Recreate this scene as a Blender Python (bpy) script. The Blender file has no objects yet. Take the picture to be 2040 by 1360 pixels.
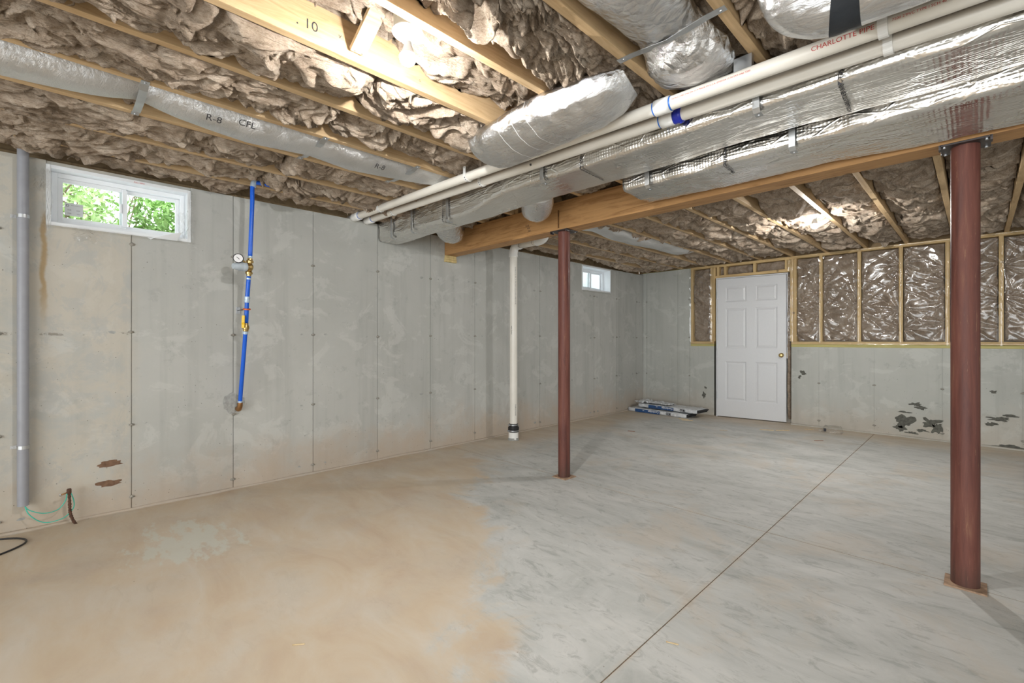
import bpy, bmesh, math, random
import numpy as np
from mathutils import Vector, Matrix
random.seed(7); rng = np.random.RandomState(11)
S = bpy.context.scene
COL = S.collection

# ------------------------------------------------------------------ camera
cam = bpy.data.objects.new('camera', bpy.data.cameras.new('camera'))
COL.objects.link(cam); S.camera = cam
cam.location = (0, 0, 1.154)
cam.rotation_euler = (math.pi / 2, 0, 0.7927)
cam.data.sensor_width = 36.0
cam.data.lens = 913.6 / 2040 * 36
cam.data.shift_y = -2.34 / 2040
cam.data.clip_start = 0.02
# ------------------------------------------------------------------ world, fill lights, exposure
W = bpy.data.worlds.new('World'); S.world = W; W.use_nodes = True
bg = W.node_tree.nodes['Background']
bg.inputs['Color'].default_value = (0.93, 0.97, 1.0, 1)
bg.inputs['Strength'].default_value = 3.2
S.view_settings.view_transform = 'Standard'
S.view_settings.look = 'None'
S.view_settings.exposure = 0.62
S.view_settings.gamma = 1.0
S.view_settings.use_curve_mapping = False
S.cycles.max_bounces = 7
S.cycles.diffuse_bounces = 4
S.cycles.glossy_bounces = 3
S.cycles.transparent_max_bounces = 10
S.cycles.sample_clamp_indirect = 6.0
S.cycles.use_denoising = True
def area(name, loc, rot, sx, sy, power, col):
    l = bpy.data.lights.new(name, 'AREA'); l.shape = 'RECTANGLE'
    l.size = sx; l.size_y = sy; l.energy = power; l.color = col
    o = bpy.data.objects.new(name, l); o.location = loc; o.rotation_euler = rot
    COL.objects.link(o); return o
# unseen area lights added as soft fill, behind and beside the camera
area('fill_light_rear', (0.6, -3.9, 1.15), (math.radians(90), 0, 0), 6.4, 2.1, 178, (0.93, 0.975, 1.0))
area('fill_light_side', (4.4, 1.4, 1.15), (math.radians(90), 0, math.radians(90)), 6.0, 2.1, 30, (0.92, 0.975, 1.0))

XL, YB = -4.0545, 7.1766
ZJ = 2.31                      # underside of the joists
# ------------------------------------------------------------------ mesh helpers
ORG = {}
def tag(o, label=None, cat=None, group=None, kind=None):
    if label: o['label'] = label
    if cat: o['category'] = cat
    if group: o['group'] = group
    if kind: o['kind'] = kind
    return o
def thing(name, loc, label, cat, group=None):
    o = bpy.data.objects.new(name, None); o.empty_display_size = 0.05
    COL.objects.link(o); o.location = loc; ORG[o.name] = Vector(loc)
    return tag(o, label, cat, group)
def mk(name, verts, faces, mat, parent=None, smooth=False, origin=None):
    V = np.asarray(verts, dtype=np.float64).reshape(-1, 3)
    if parent is not None: org = ORG[parent.name]
    elif origin is not None: org = Vector(origin)
    else:
        a, b = V.min(0), V.max(0); org = Vector(((a[0]+b[0])/2, (a[1]+b[1])/2, a[2]))
    me = bpy.data.meshes.new(name)
    L = V - np.array(org)
    if isinstance(faces, np.ndarray):
        n = len(faces); k = faces.shape[1]
        me.vertices.add(len(L)); me.vertices.foreach_set('co', L.astype(np.float32).ravel())
        me.loops.add(n*k); me.loops.foreach_set('vertex_index', faces.astype(np.int32).ravel())
        me.polygons.add(n); me.polygons.foreach_set('loop_start', np.arange(0, n*k, k, dtype=np.int32))
        me.polygons.foreach_set('loop_total', np.full(n, k, dtype=np.int32))
        me.update(calc_edges=True)
    else:
        me.from_pydata([tuple(v) for v in L], [], [tuple(f) for f in faces])
    if smooth: me.polygons.foreach_set('use_smooth', np.ones(len(me.polygons), dtype=bool))
    me.validate(); me.materials.append(mat)
    o = bpy.data.objects.new(name, me); COL.objects.link(o)
    if parent is not None:
        o.parent = parent
    else:
        o.location = org
    ORG[o.name] = org
    return o
def from_bm(name, bm, mat, parent=None, smooth=False, origin=None):
    bmesh.ops.recalc_face_normals(bm, faces=bm.faces)
    bm.verts.index_update()
    v = [tuple(x.co) for x in bm.verts]; f = [[q.index for q in p.verts] for p in bm.faces]
    bm.free(); return mk(name, v, f, mat, parent, smooth, origin)
def bbox(bm, a, b, bev=0.0, rot=None, piv=None):
    a = Vector(a); b = Vector(b); c = (a+b)/2; d = b-a
    r = bmesh.ops.create_cube(bm, size=1.0)
    bmesh.ops.scale(bm, verts=r['verts'], vec=d)
    if bev > 0:
        es = list({e for v in r['verts'] for e in v.link_edges})
        q = bmesh.ops.bevel(bm, geom=es, offset=bev, segments=2, affect='EDGES', profile=0.5)
        vs = list({v for f in q['faces'] for v in f.verts} | {v for v in r['verts'] if v.is_valid})
    else: vs = r['verts']
    if rot is not None: bmesh.ops.rotate(bm, verts=vs, cent=(0, 0, 0), matrix=rot)
    bmesh.ops.translate(bm, verts=vs, vec=c if piv is None else piv)
    return vs
def box(name, a, b, mat, parent=None, bev=0.0, rot=None, piv=None):
    bm = bmesh.new(); bbox(bm, a, b, bev, rot, piv)
    return from_bm(name, bm, mat, parent)
def boxes(name, lst, mat, parent=None, bev=0.0):
    bm = bmesh.new()
    for a, b in lst: bbox(bm, a, b, bev)
    return from_bm(name, bm, mat, parent)
def catmull(P, n):
    P = np.asarray(P, float)
    Q = np.vstack([2*P[0]-P[1], P, 2*P[-1]-P[-2]]); out = []
    for i in range(1, len(Q)-2):
        for t in np.linspace(0, 1, n, endpoint=False):
            a, b, c, d = Q[i-1], Q[i], Q[i+1], Q[i+2]
            out.append(0.5*((2*b)+(-a+c)*t+(2*a-5*b+4*c-d)*t*t+(-a+3*b-3*c+d)*t**3))
    out.append(Q[-2]); return np.array(out)
def frames(P, up=(0, 0, 1)):
    P = np.asarray(P, float); T = np.gradient(P, axis=0)
    T /= np.linalg.norm(T, axis=1)[:, None]+1e-12
    u = np.array(up, float)
    if abs(T[0] @ u) > 0.95: u = np.array([0, 1.0, 0])
    N = []; n = u-(u@T[0])*T[0]; n /= np.linalg.norm(n)
    for t in T:
        n = n-(n@t)*t; n /= np.linalg.norm(n)+1e-12; N.append(n.copy())
    N = np.array(N); B = np.cross(T, N); return T, N, B
def tube_vf(P, r, seg=16, cap=True, ry=None, disp=None):
    """sweep of an ellipse: r along the frame normal (up), ry across"""
    P = np.asarray(P, float); n = len(P)
    T, N, B = frames(P)
    r = np.broadcast_to(np.asarray(r, float), (n,)); ry = r if ry is None else np.broadcast_to(np.asarray(ry, float), (n,))
    a = np.linspace(0, 2*np.pi, seg, endpoint=False)
    ca, sa = np.cos(a), np.sin(a)
    R = np.ones((n, seg)) if disp is None else 1+disp
    V = P[:, None, :]+(R*r[:, None]*ca)[:, :, None]*N[:, None, :]+(R*ry[:, None]*sa)[:, :, None]*B[:, None, :]
    V = V.reshape(-1, 3)
    i = np.arange(n-1)[:, None]; j = np.arange(seg)[None, :]; j2 = (j+1) % seg
    F = np.stack([i*seg+j, i*seg+j2, (i+1)*seg+j2, (i+1)*seg+j], -1).reshape(-1, 4)
    F = [tuple(f) for f in F]
    if cap:
        F.append(tuple(range(seg-1, -1, -1))); F.append(tuple(range((n-1)*seg, n*seg)))
    return V, F
def tube(name, P, r, mat, parent=None, seg=16, **k):
    V, F = tube_vf(P, r, seg, **k); return mk(name, V, F, mat, parent, True)
def lathe(name, prof, base, axis, mat, parent=None, seg=24, smooth=True):
    """prof: list of (radius, distance along axis)"""
    ax = Vector(axis).normalized(); P = [Vector(base)+ax*h for _, h in prof]
    q = ax.to_track_quat('Z', 'Y'); V = []; F = []
    n = len(prof)
    for (r, h), p in zip(prof, P):
        for k in range(seg):
            a = 2*math.pi*k/seg
            V.append(p+q @ Vector((r*math.cos(a), r*math.sin(a), 0)))
    for i in range(n-1):
        for k in range(seg):
            k2 = (k+1) % seg
            F.append((i*seg+k, i*seg+k2, (i+1)*seg+k2, (i+1)*seg+k))
    F.append(tuple(range(seg-1, -1, -1))); F.append(tuple(range((n-1)*seg, n*seg)))
    o = mk(name, V, F, mat, parent, smooth)
    if smooth:
        sharp(o, 35)
    return o
def sharp(o, deg):
    me = o.data; bm = bmesh.new(); bm.from_mesh(me); c = math.radians(deg)
    for e in bm.edges:
        if len(e.link_faces) == 2 and e.calc_face_angle(0) > c: e.smooth = False
    bm.to_mesh(me); bm.free()
def strip(name, P, width_dir, w, t, mat, parent=None):
    """flat metal or plastic strip following the path P"""
    P = np.asarray(P, float); wd = np.array(width_dir, float); wd /= np.linalg.norm(wd)
    T = np.gradient(P, axis=0); T /= np.linalg.norm(T, axis=1)[:, None]
    N = np.cross(T, wd); N /= np.linalg.norm(N, axis=1)[:, None]
    V = []; F = []
    for p, n in zip(P, N):
        for a, b in ((-1, -1), (1, -1), (1, 1), (-1, 1)):
            V.append(p+wd*a*w/2+n*b*t/2)
    m = len(P)
    for i in range(m-1):
        for k in range(4):
            k2 = (k+1) % 4
            F.append((i*4+k, i*4+k2, (i+1)*4+k2, (i+1)*4+k))
    F.append((3, 2, 1, 0)); F.append(tuple(range(4*m-4, 4*m)))
    return mk(name, V, F, mat, parent)
# ------------------------------------------------------------------ noise
_p = np.random.RandomState(3).permutation(256); _p = np.concatenate([_p, _p, _p])
_g = np.random.RandomState(4).randn(256, 3); _g /= np.linalg.norm(_g, axis=1)[:, None]
def perlin(x, y, z=0.0):
    x, y, z = np.broadcast_arrays(np.asarray(x, float), np.asarray(y, float), np.asarray(z, float))
    xi, yi, zi = np.floor(x).astype(int), np.floor(y).astype(int), np.floor(z).astype(int)
    xf, yf, zf = x-xi, y-yi, z-zi
    f = lambda t: t*t*t*(t*(t*6-15)+10)
    u, v, w = f(xf), f(yf), f(zf); xi &= 255; yi &= 255; zi &= 255
    def g(a, b, c, dx, dy, dz):
        h = _p[_p[_p[xi+a]+yi+b]+zi+c]; q = _g[h]
        return q[..., 0]*dx+q[..., 1]*dy+q[..., 2]*dz
    def lx(b, c): 
        n0 = g(0, b, c, xf, yf-b, zf-c); n1 = g(1, b, c, xf-1, yf-b, zf-c); return n0+u*(n1-n0)
    a0 = lx(0, 0); a1 = lx(1, 0); b0 = lx(0, 1); b1 = lx(1, 1)
    a = a0+v*(a1-a0); b = b0+v*(b1-b0); return (a+w*(b-a))*1.6
def fbm(x, y, z=0.0, o=3):
    s = 0; a = 1.0; f = 1.0
    for _ in range(o): s = s+a*perlin(x*f, y*f, z+7.3*_); a *= .5; f *= 2.03
    return s
def smooth01(t): t = np.clip(t, 0, 1); return t*t*(3-2*t)
# ------------------------------------------------------------------ materials
def M(name, col=(.8, .8, .8), rough=.6, metal=0.0, spec=None):
    m = bpy.data.materials.new(name); m.use_nodes = True
    b = m.node_tree.nodes['Principled BSDF']
    b.inputs['Base Color'].default_value = (*col, 1); b.inputs['Roughness'].default_value = rough
    b.inputs['Metallic'].default_value = metal
    if spec is not None: b.inputs['Specular IOR Level'].default_value = spec
    return m
class NB:
    def __init__(s, m): s.t = m.node_tree; s.b = s.t.nodes['Principled BSDF']; s.n = s.t.nodes
    def new(s, typ, **k):
        x = s.n.new(typ)
        for a, v in k.items():
            if a in x.inputs.keys(): s.set(x, a, v)
            else: setattr(x, a, v)
        return x
    def set(s, node, inp, v):
        i = node.inputs[inp]
        if isinstance(v, bpy.types.NodeSocket): s.t.links.new(v, i)
        elif isinstance(v, (tuple, list)) and i.type == 'RGBA' and len(v) == 3: i.default_value = (*v, 1)
        else: i.default_value = v
    def pos(s): return s.new('ShaderNodeNewGeometry').outputs['Position']
    def map(s, vec, scale=(1, 1, 1), loc=(0, 0, 0), rot=(0, 0, 0)):
        x = s.n.new('ShaderNodeMapping'); s.set(x, 'Vector', vec); x.inputs['Scale'].default_value = scale
        x.inputs['Location'].default_value = loc; x.inputs['Rotation'].default_value = rot; return x.outputs[0]
    def noise(s, vec, scale, detail=4, rough=.55, dist=0.0):
        x = s.n.new('ShaderNodeTexNoise'); s.set(x, 'Vector', vec); x.inputs['Scale'].default_value = scale
        x.inputs['Detail'].default_value = detail; x.inputs['Roughness'].default_value = rough
        x.inputs['Distortion'].default_value = dist; return x.outputs['Fac']
    def voro(s, vec, scale, feat='F1', rnd=1.0):
        x = s.n.new('ShaderNodeTexVoronoi'); x.feature = feat; s.set(x, 'Vector', vec)
        x.inputs['Scale'].default_value = scale; x.inputs['Randomness'].default_value = rnd; return x
    def ramp(s, f, stops):
        x = s.n.new('ShaderNodeValToRGB'); s.set(x, 'Fac', f); e = x.color_ramp.elements
        while len(e) < len(stops): e.new(.5)
        for k, (p, c) in enumerate(stops):
            e[k].position = p; c = (c, c, c) if isinstance(c, (int, float)) else c; e[k].color = (*c, 1)
        return x.outputs['Color']
    def mix(s, f, a, b, mode='MIX'):
        x = s.n.new('ShaderNodeMix'); x.data_type = 'RGBA'; x.blend_type = mode
        for nm, v in (('Factor', f), ('A', a), ('B', b)):
            i = [q for q in x.inputs if q.name == nm and (q.type == 'RGBA' or nm == 'Factor' and q.type == 'VALUE')][0]
            if isinstance(v, bpy.types.NodeSocket): s.t.links.new(v, i)
            elif isinstance(v, (tuple, list)): i.default_value = (*v, 1)
            else: i.default_value = v
        return [q for q in x.outputs if q.type == 'RGBA'][0]
    def math(s, op, a, b=0.0, c=None, clamp=False):
        x = s.n.new('ShaderNodeMath'); x.operation = op; x.use_clamp = clamp
        for k, v in enumerate((a, b) if c is None else (a, b, c)):
            if isinstance(v, bpy.types.NodeSocket): s.t.links.new(v, x.inputs[k])
            else: x.inputs[k].default_value = v
        return x.outputs[0]
    def sep(s, vec):
        x = s.n.new('ShaderNodeSeparateXYZ'); s.set(x, 'Vector', vec); return x.outputs
    def bump(s, h, strength=.3, dist=.01):
        x = s.n.new('ShaderNodeBump'); s.set(x, 'Height', h); x.inputs['Strength'].default_value = strength
        x.inputs['Distance'].default_value = dist; s.t.links.new(x.outputs[0], s.b.inputs['Normal']); return x
    def col(s, c): s.set(s.b, 'Base Color', c)
    def rough(s, c): s.set(s.b, 'Roughness', c)
    def smooth(s, v, a, b):
        x = s.n.new('ShaderNodeMapRange'); x.interpolation_type = 'SMOOTHSTEP'; s.set(x, 'Value', v)
        x.inputs['From Min'].default_value = a; x.inputs['From Max'].default_value = b; return x.outputs[0]

def concrete(name, c0, c1, left=False, stain=.66):
    m = M(name, rough=.85, spec=.25); n = NB(m); P = n.pos(); x, y, z = n.sep(P)
    big = n.noise(P, 1.1, 6, .6, .4)
    c = n.ramp(big, [(.3, c0), (.7, c1)])
    st = n.noise(n.map(P, (9, 9, .5)), 1.0, 4, .6)                        # vertical form streaks
    c = n.mix(n.math('MULTIPLY', n.smooth(st, .48, .72), .30), c, tuple(v*.72 for v in c0))
    pt = n.noise(n.map(P, (1, 1, 1.2)), 3.2, 9, .68, .6)                 # pale laitance blotches
    c = n.mix(n.math('MULTIPLY', n.smooth(pt, .53, .60), .42), c, tuple(min(1, v*1.16) for v in c1))
    pd = n.noise(P, 7.5, 8, .7, .3)
    c = n.mix(n.math('MULTIPLY', n.smooth(pd, .57, .66), .28), c, tuple(v*.66 for v in c0))
    if left:   # first panels were poured of a yellower mix
        f = n.math('MULTIPLY', n.smooth(n.math('ADD', y, n.math('MULTIPLY', pt, .12)), .47, .36), n.smooth(n.noise(P, 2.4, 8, .7, .5), .36, .56))
        c = n.mix(n.math('MULTIPLY', f, .55), c, (.58, .52, .42))
        mt = n.noise(P, 4.2, 10, .74, .6)
        c = n.mix(n.math('MULTIPLY', n.math('MULTIPLY', n.smooth(mt, .53, .57), n.smooth(y, .40, .33)), .5), c, (.42, .425, .41))
        ln_ = n.smooth(n.math('ABSOLUTE', n.math('ADD', n.math('SUBTRACT', z, 1.195), n.math('MULTIPLY', n.math('SUBTRACT', n.noise(P, 6, 4), .5), .05))), .012, .003)
        c = n.mix(n.math('MULTIPLY', n.math('MULTIPLY', n.math('MULTIPLY', ln_, n.smooth(y, .40, .33)), n.smooth(n.noise(P, 14, 5, .7), .52, .60)), .7), c, (.16, .14, .11))
        g = n.math('MULTIPLY', n.smooth(n.math('ABSOLUTE', n.math('ADD', n.math('SUBTRACT', y, -.075), n.math('MULTIPLY', n.math('SUBTRACT', n.noise(P, 9, 3), .5), .05))), .022, .004), n.smooth(z, 1.15, 1.55))
        g = n.math('MULTIPLY', g, n.smooth(z, 1.98, 1.9))
        c = n.mix(n.math('MULTIPLY', g, .75), c, (.36, .22, .06))         # rust run below the window corner
    od = n.math('ADD', z, n.math('MULTIPLY', n.math('SUBTRACT', n.noise(P, 3.0, 8, .7), .5), .9))
    c = n.mix(n.math('MULTIPLY', n.smooth(od, .46, -.02), stain), c, (.48, .37, .27))   # red clay splash along the foot
    oi = n.new('ShaderNodeObjectInfo').outputs['Random']
    c = n.mix(n.math('MULTIPLY', oi, .16), c, tuple(v*.72 for v in c0))
    v = n.voro(P, 26); d = n.math('ADD', v.outputs['Distance'], n.math('MULTIPLY', n.noise(P, 60, 2), .10))
    sel = n.smooth(n.math('ADD', n.noise(P, 2.2, 3), n.math('MULTIPLY', n.smooth(z, 1.0, .15), .10)), .49, .60)
    hole = n.math('MULTIPLY', n.smooth(d, .135, .095), sel)                # bug holes
    c = n.mix(n.math('MULTIPLY', hole, .8), c, (.12, .11, .09))
    n.col(c)
    h = n.math('SUBTRACT', n.math('ADD', n.math('MULTIPLY', n.noise(P, 40, 6), .4), n.math('MULTIPLY', pt, .5)), n.math('MULTIPLY', hole, 1.2))
    n.bump(h, .35, .006); return m
MC = concrete('concrete_left', (.425, .43, .405), (.515, .52, .495), True)
MCB = concrete('concrete_back', (.43, .44, .41), (.52, .53, .50), False, .36)

def mat_floor():
    m = M('slab', rough=.62, spec=.35); n = NB(m); P = n.pos(); x, y, z = n.sep(P)
    tr = n.map(P, (1.0, 2.0, 1), rot=(0, 0, math.radians(38)))
    sw = n.noise(tr, 1.7, 10, .68, .7)
    c = n.ramp(sw, [(.30, (.375, .385, .37)), (.46, (.48, .49, .475)), (.60, (.55, .555, .54)), (.75, (.61, .605, .58))])
    f0 = n.noise(n.map(P, (1.0, 2.6, 1), rot=(0, 0, math.radians(44))), 6.5, 9, .74, 1.0)
    c = n.mix(n.math('MULTIPLY', n.smooth(f0, .51, .64), .50), c, (.26, .27, .255))
    f1_ = n.noise(n.map(P, (1.0, 2.2, 1), loc=(5, 3, 0), rot=(0, 0, math.radians(30))), 9.0, 8, .72, .8)
    c = n.mix(n.math('MULTIPLY', n.smooth(f1_, .56, .70), .40), c, (.60, .605, .59))
    fine = f0
    tanp = n.noise(P, 1.3, 9, .66, .5)
    c = n.mix(n.math('MULTIPLY', n.smooth(tanp, .50, .64), .50), c, (.54, .475, .395))
    # clay dust tracked in from the left half of the room
    wob = n.math('MULTIPLY', n.math('SUBTRACT', n.noise(P, 1.6, 8, .68, .5), .5), 1.3)
    ln = n.math('ADD', n.math('ADD', n.math('MULTIPLY', x, .62), n.math('MULTIPLY', y, .78)), wob)
    f1 = n.smooth(ln, .22, .02)
    f2 = n.smooth(n.math('ADD', y, n.math('MULTIPLY', wob, .5)), 6.35, 6.95)
    f3 = n.smooth(n.math('ADD', x, n.math('MULTIPLY', wob, .5)), -3.2, -3.75)
    f = n.math('MAXIMUM', f1, n.math('MULTIPLY', n.math('MAXIMUM', f2, f3), .85))
    oc = n.ramp(n.noise(n.map(P, (1, 2.2, 1), rot=(0, 0, .5)), 1.7, 8, .62, .8), [(.30, (.475, .365, .265)), (.5, (.535, .44, .325)), (.70, (.57, .505, .42))])
    c = n.mix(n.math('MULTIPLY', f, n.math('ADD', .70, n.math('MULTIPLY', n.smooth(n.noise(P, 2.3, 6, .6), .66, .40), .28))), c, oc)
    # scuffed-clean pale patches close to the left wall
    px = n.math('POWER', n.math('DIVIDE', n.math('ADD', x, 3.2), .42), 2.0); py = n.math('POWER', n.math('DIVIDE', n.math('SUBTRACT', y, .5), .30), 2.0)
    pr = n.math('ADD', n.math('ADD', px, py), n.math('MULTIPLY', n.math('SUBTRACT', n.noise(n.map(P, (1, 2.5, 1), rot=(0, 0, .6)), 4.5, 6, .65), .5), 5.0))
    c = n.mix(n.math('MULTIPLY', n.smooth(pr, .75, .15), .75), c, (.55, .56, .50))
    sc = n.noise(n.map(P, (2, 26, 1), rot=(0, 0, .35)), 2.2, 6, .7, .5)
    c = n.mix(n.math('MULTIPLY', n.smooth(sc, .66, .76), .35), c, (.68, .64, .58))
    ck = n.smooth(n.math('ABSOLUTE', n.math('ADD', n.math('ADD', x, .945), n.math('MULTIPLY', y, -.004))), .006, .002)
    c = n.mix(n.math('MULTIPLY', ck, .22), c, (.62, .61, .58))
    jd = n.math('MINIMUM', n.math('ABSOLUTE', n.math('ADD', x, .891)), n.math('ABSOLUTE', n.math('SUBTRACT', y, 3.03)))
    c = n.mix(n.math('MULTIPLY', n.smooth(n.math('ADD', jd, n.math('MULTIPLY', n.noise(P, 5, 5), .05)), .045, .02), .3), c, (.50, .40, .30))
    sp = n.voro(P, 9.0); spd = n.math('ADD', sp.outputs['Distance'], n.math('MULTIPLY', n.noise(P, 70, 2), .05))
    c = n.mix(n.math('MULTIPLY', n.math('MULTIPLY', n.smooth(spd, .062, .045), n.smooth(n.noise(P, 1.9, 2), .45, .55)), .75), c, (.17, .12, .08))   # crumbs of dirt
    n.col(c); n.rough(n.ramp(sw, [(.3, .72), (.7, .52)]))
    n.bump(n.math('ADD', n.noise(P, 26, 6, .6), n.math('MULTIPLY', sw, .6)), .10, .006); return m
MFL = mat_floor()
def wood(name, base, dark, scale=(1, 1, 1), rough=.6, knots=True):
    m = M(name, rough=rough, spec=.3); n = NB(m); P = n.pos()
    g = n.noise(n.map(P, scale), 5.0, 6, .6, 1.2)
    c = n.ramp(g, [(.32, dark), (.5, base), (.72, tuple(min(1, v*1.14) for v in base))])
    f = n.noise(n.map(P, tuple(s*4 for s in scale)), 9, 3, .6)
    c = n.mix(n.math('MULTIPLY', n.smooth(f, .52, .72), .22), c, dark)
    if knots:
        v = n.voro(n.map(P, (1, 1, 1)), 2.6)
        c = n.mix(n.math('MULTIPLY', n.smooth(v.outputs['Distance'], .06, .02), .75), c, tuple(q*.3 for q in dark))
    n.col(c); n.bump(g, .12, .004); return m
MJ = wood('joist_spruce', (.60, .43, .245), (.49, .325, .17), (6, .55, 6))
MJ2 = wood('stud_spruce', (.66, .475, .235), (.53, .36, .17), (7, 7, .5))
MPL = wood('plate_spruce', (.66, .475, .235), (.53, .36, .17), (.5, 7, 7))
MPT = wood('treated_plate', (.47, .42, .17), (.36, .32, .12), (.5, 7, 7))
MBEAM = wood('beam_fir', (.46, .255, .105), (.31, .155, .058), (.55, 5, 5.5), .55)
MPAD = wood('shim_pine', (.66, .52, .25), (.55, .42, .18), (6, 6, 2))
MSUB = wood('subfloor', (.42, .30, .17), (.30, .20, .11), (3, 3, 3), .8)

def fibre(name, a, b, c3):
    m = M(name, rough=.95, spec=.05); n = NB(m); P = n.pos()
    g = n.noise(P, 6, 8, .68, 1.2)
    c = n.ramp(g, [(.28, a), (.48, b), (.68, c3)])
    lam = n.noise(n.map(P, (1, .35, 2.2), rot=(.3, .2, .5)), 26, 5, .65, 2.2)          # felted layers
    c = n.mix(n.math('MULTIPLY', n.smooth(lam, .50, .66), .55), c, a)
    c = n.mix(n.math('MULTIPLY', n.smooth(lam, .46, .32), .35), c, c3)
    big = n.noise(P, 1.6, 3, .5)
    c = n.mix(n.math('MULTIPLY', n.smooth(big, .50, .66), .40), c, tuple(v*.62 for v in b))
    n.col(c)
    fib = n.noise(n.map(P, (1, .3, 1.6), rot=(.3, .2, .5)), 85, 6, .75, 2.5)
    c2 = n.mix(n.math('MULTIPLY', n.smooth(fib, .50, .64), .60), c, tuple(v*.75 for v in a)); c2 = n.mix(n.math('MULTIPLY', n.smooth(fib, .46, .34), .40), c2, c3); n.col(c2)
    fuzz = n.noise(P, 240, 3, .7)
    h = n.math('ADD', n.math('ADD', n.math('MULTIPLY', lam, 1.0), n.math('MULTIPLY', fib, 1.1)), n.math('MULTIPLY', fuzz, .55))
    if 'Diffuse Roughness' in n.b.inputs: n.b.inputs['Diffuse Roughness'].default_value = 1.0
    n.bump(h, .9, .009); return m
MI = fibre('fibreglass', (.225, .165, .115), (.49, .39, .30), (.69, .60, .50))
MI2 = fibre('fibreglass_wall', (.19, .138, .098), (.37, .29, .22), (.54, .455, .37))

def foil(name, kind, rough=.22, c=(.80, .80, .80)):
    m = M(name, c, rough, 1.0); n = NB(m); P = n.pos()
    if kind == 'wrap':      # bubble foil round the metal trunk
        v = n.voro(P, 62, 'SMOOTH_F1', .15)
        b = n.smooth(v.outputs['Distance'], .60, .10)
        w = n.noise(n.map(P, (2, 8, 8)), 3.5, 2, .5, .3)
        cr = n.voro(n.map(P, (2.0, 5, 5)), 2.4, 'DISTANCE_TO_EDGE'); e = n.smooth(cr.outputs['Distance'], .05, .0)
        n.bump(n.math('ADD', n.math('ADD', n.math('MULTIPLY', b, .55), n.math('MULTIPLY', w, 3.2)), n.math('MULTIPLY', e, .5)), .5, .005)
        n.rough(n.ramp(n.noise(P, 3, 3), [(.3, .20), (.7, .36)]))
    elif kind == 'crumple':
        a = n.voro(P, 22, 'DISTANCE_TO_EDGE'); w = n.noise(P, 14, 7, .7, 1.5)
        n.bump(n.math('ADD', n.math('MULTIPLY', a.outputs['Distance'], 1.2), w), .7, .02)
    else:                   # mylar skin of flex duct with scrim threads
        w = n.noise(n.map(P, (6, 16, 16)), 3, 7, .7, 1.4)
        w2 = n.noise(P, 45, 4, .6)
        n.bump(n.math('ADD', w, n.math('MULTIPLY', w2, .25)), .45, .02)
        n.rough(n.ramp(n.noise(P, 7, 4), [(.3, rough*.8), (.7, rough*1.5)]))
    return m
MFW = foil('foil_wrap', 'wrap', c=(.80, .785, .755)); MFC = foil('foil_crumpled', 'crumple', .16)
MFX = foil('foil_flex', 'flex', .20, (.83, .84, .85)); MFG = foil('flex_sleeve_grey', 'flex', .42, (.74, .75, .76))
MGALV = M('galvanised', (.58, .60, .62), .38, 1.0); n = NB(MGALV); n.rough(n.ramp(n.noise(n.pos(), 30, 4), [(.3, .28), (.7, .5)]))
MPVC = M('pvc_white', (.80, .77, .70), .32, 0, .5); n = NB(MPVC); n.col(n.ramp(n.noise(n.pos(), 4, 4), [(.3, (.76, .725, .65)), (.7, (.83, .80, .74))]))
MPVW = M('pvc_fitting', (.86, .86, .84), .3, 0, .5); NB(MPVW).bump(NB(MPVW).noise(NB(MPVW).pos(), 90, 2), .04, .002)
def plain(name, col, rough=.5, metal=0., var=.12, scale=14, bump=.0):
    m = M(name, col, rough, metal); n = NB(m)
    n.col(n.ramp(n.noise(n.pos(), scale, 5), [(.3, tuple(v*(1-var) for v in col)), (.7, tuple(min(1, v*(1+var)) for v in col))]))
    if bump: n.bump(n.noise(n.pos(), scale*3, 4), bump, .004)
    return m
MBLUEP = plain('primer_blue', (.02, .16, .62), .35)
MDBLUE = plain('tape_blue', (.015, .03, .40), .3)
MPEX = plain('pex_blue', (.008, .115, .66), .30, var=.08)
MPEXR = plain('pex_crimp_ring', (.50, .62, .76), .35, .3)
MBRASS = plain('brass', (.58, .42, .18), .28, 1.0)
MBRONZE = plain('bronze', (.40, .22, .10), .35, 1.0)
MREGP = plain('regulator_cap', (.44, .50, .55), .4)
MWHITE = plain('white_paint', (.78, .78, .79), .38, var=.02)
MDOOR = plain('door_paint', (.66, .67, .69), .34, var=.015, scale=60, bump=.03)
MJNT = plain('joint_dirt', (.20, .135, .085), .95, var=.3, scale=30)
MBASE = plain('plate_dust', (.36, .24, .16), .85, var=.4, scale=30)
MVINYL = plain('vinyl_white', (.80, .83, .86), .35, var=.02)
MBLACK = plain('rubber_black', (.018, .018, .02), .45, var=.3)
MTAPE = plain('tape_black', (.02, .024, .03), .5, var=.3, bump=.3)
MORANGE = plain('clip_orange', (.62, .13, .03), .5)
MYEL = plain('handle_yellow', (.85, .55, .02), .4)
MGREEN = plain('wire_green', (.05, .47, .36), .4)
MGREY = plain('conduit_grey', (.30, .31, .345), .45, var=.06)
MRUST = plain('rebar_rust', (.09, .042, .025), .85, var=.5, scale=60, bump=.6)
MINK = plain('ink_black', (.03, .03, .035), .6)
MINKR = plain('ink_red', (.55, .06, .05), .6)
MINKB = plain('ink_white', (.80, .82, .84), .6)
MCERAM = plain('porcelain', (.84, .84, .84), .22, var=.02)
MBOXP = plain('box_plastic', (.58, .55, .45), .5)
MCABLE = plain('cable_white', (.75, .74, .70), .5)
MSHING = plain('asphalt_shingle', (.035, .035, .036), .9, var=.5, scale=160, bump=.8)
MWRAP = plain('bundle_wrap', (.62, .64, .66), .4, var=.25, scale=22, bump=.5)
MWRAPB = plain('bundle_wrap_blue', (.02, .07, .20), .45, var=.2)
MSPLIN = wood('splinter', (.66, .52, .31), (.5, .36, .2), (6, 6, 6), .7, False)
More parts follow.
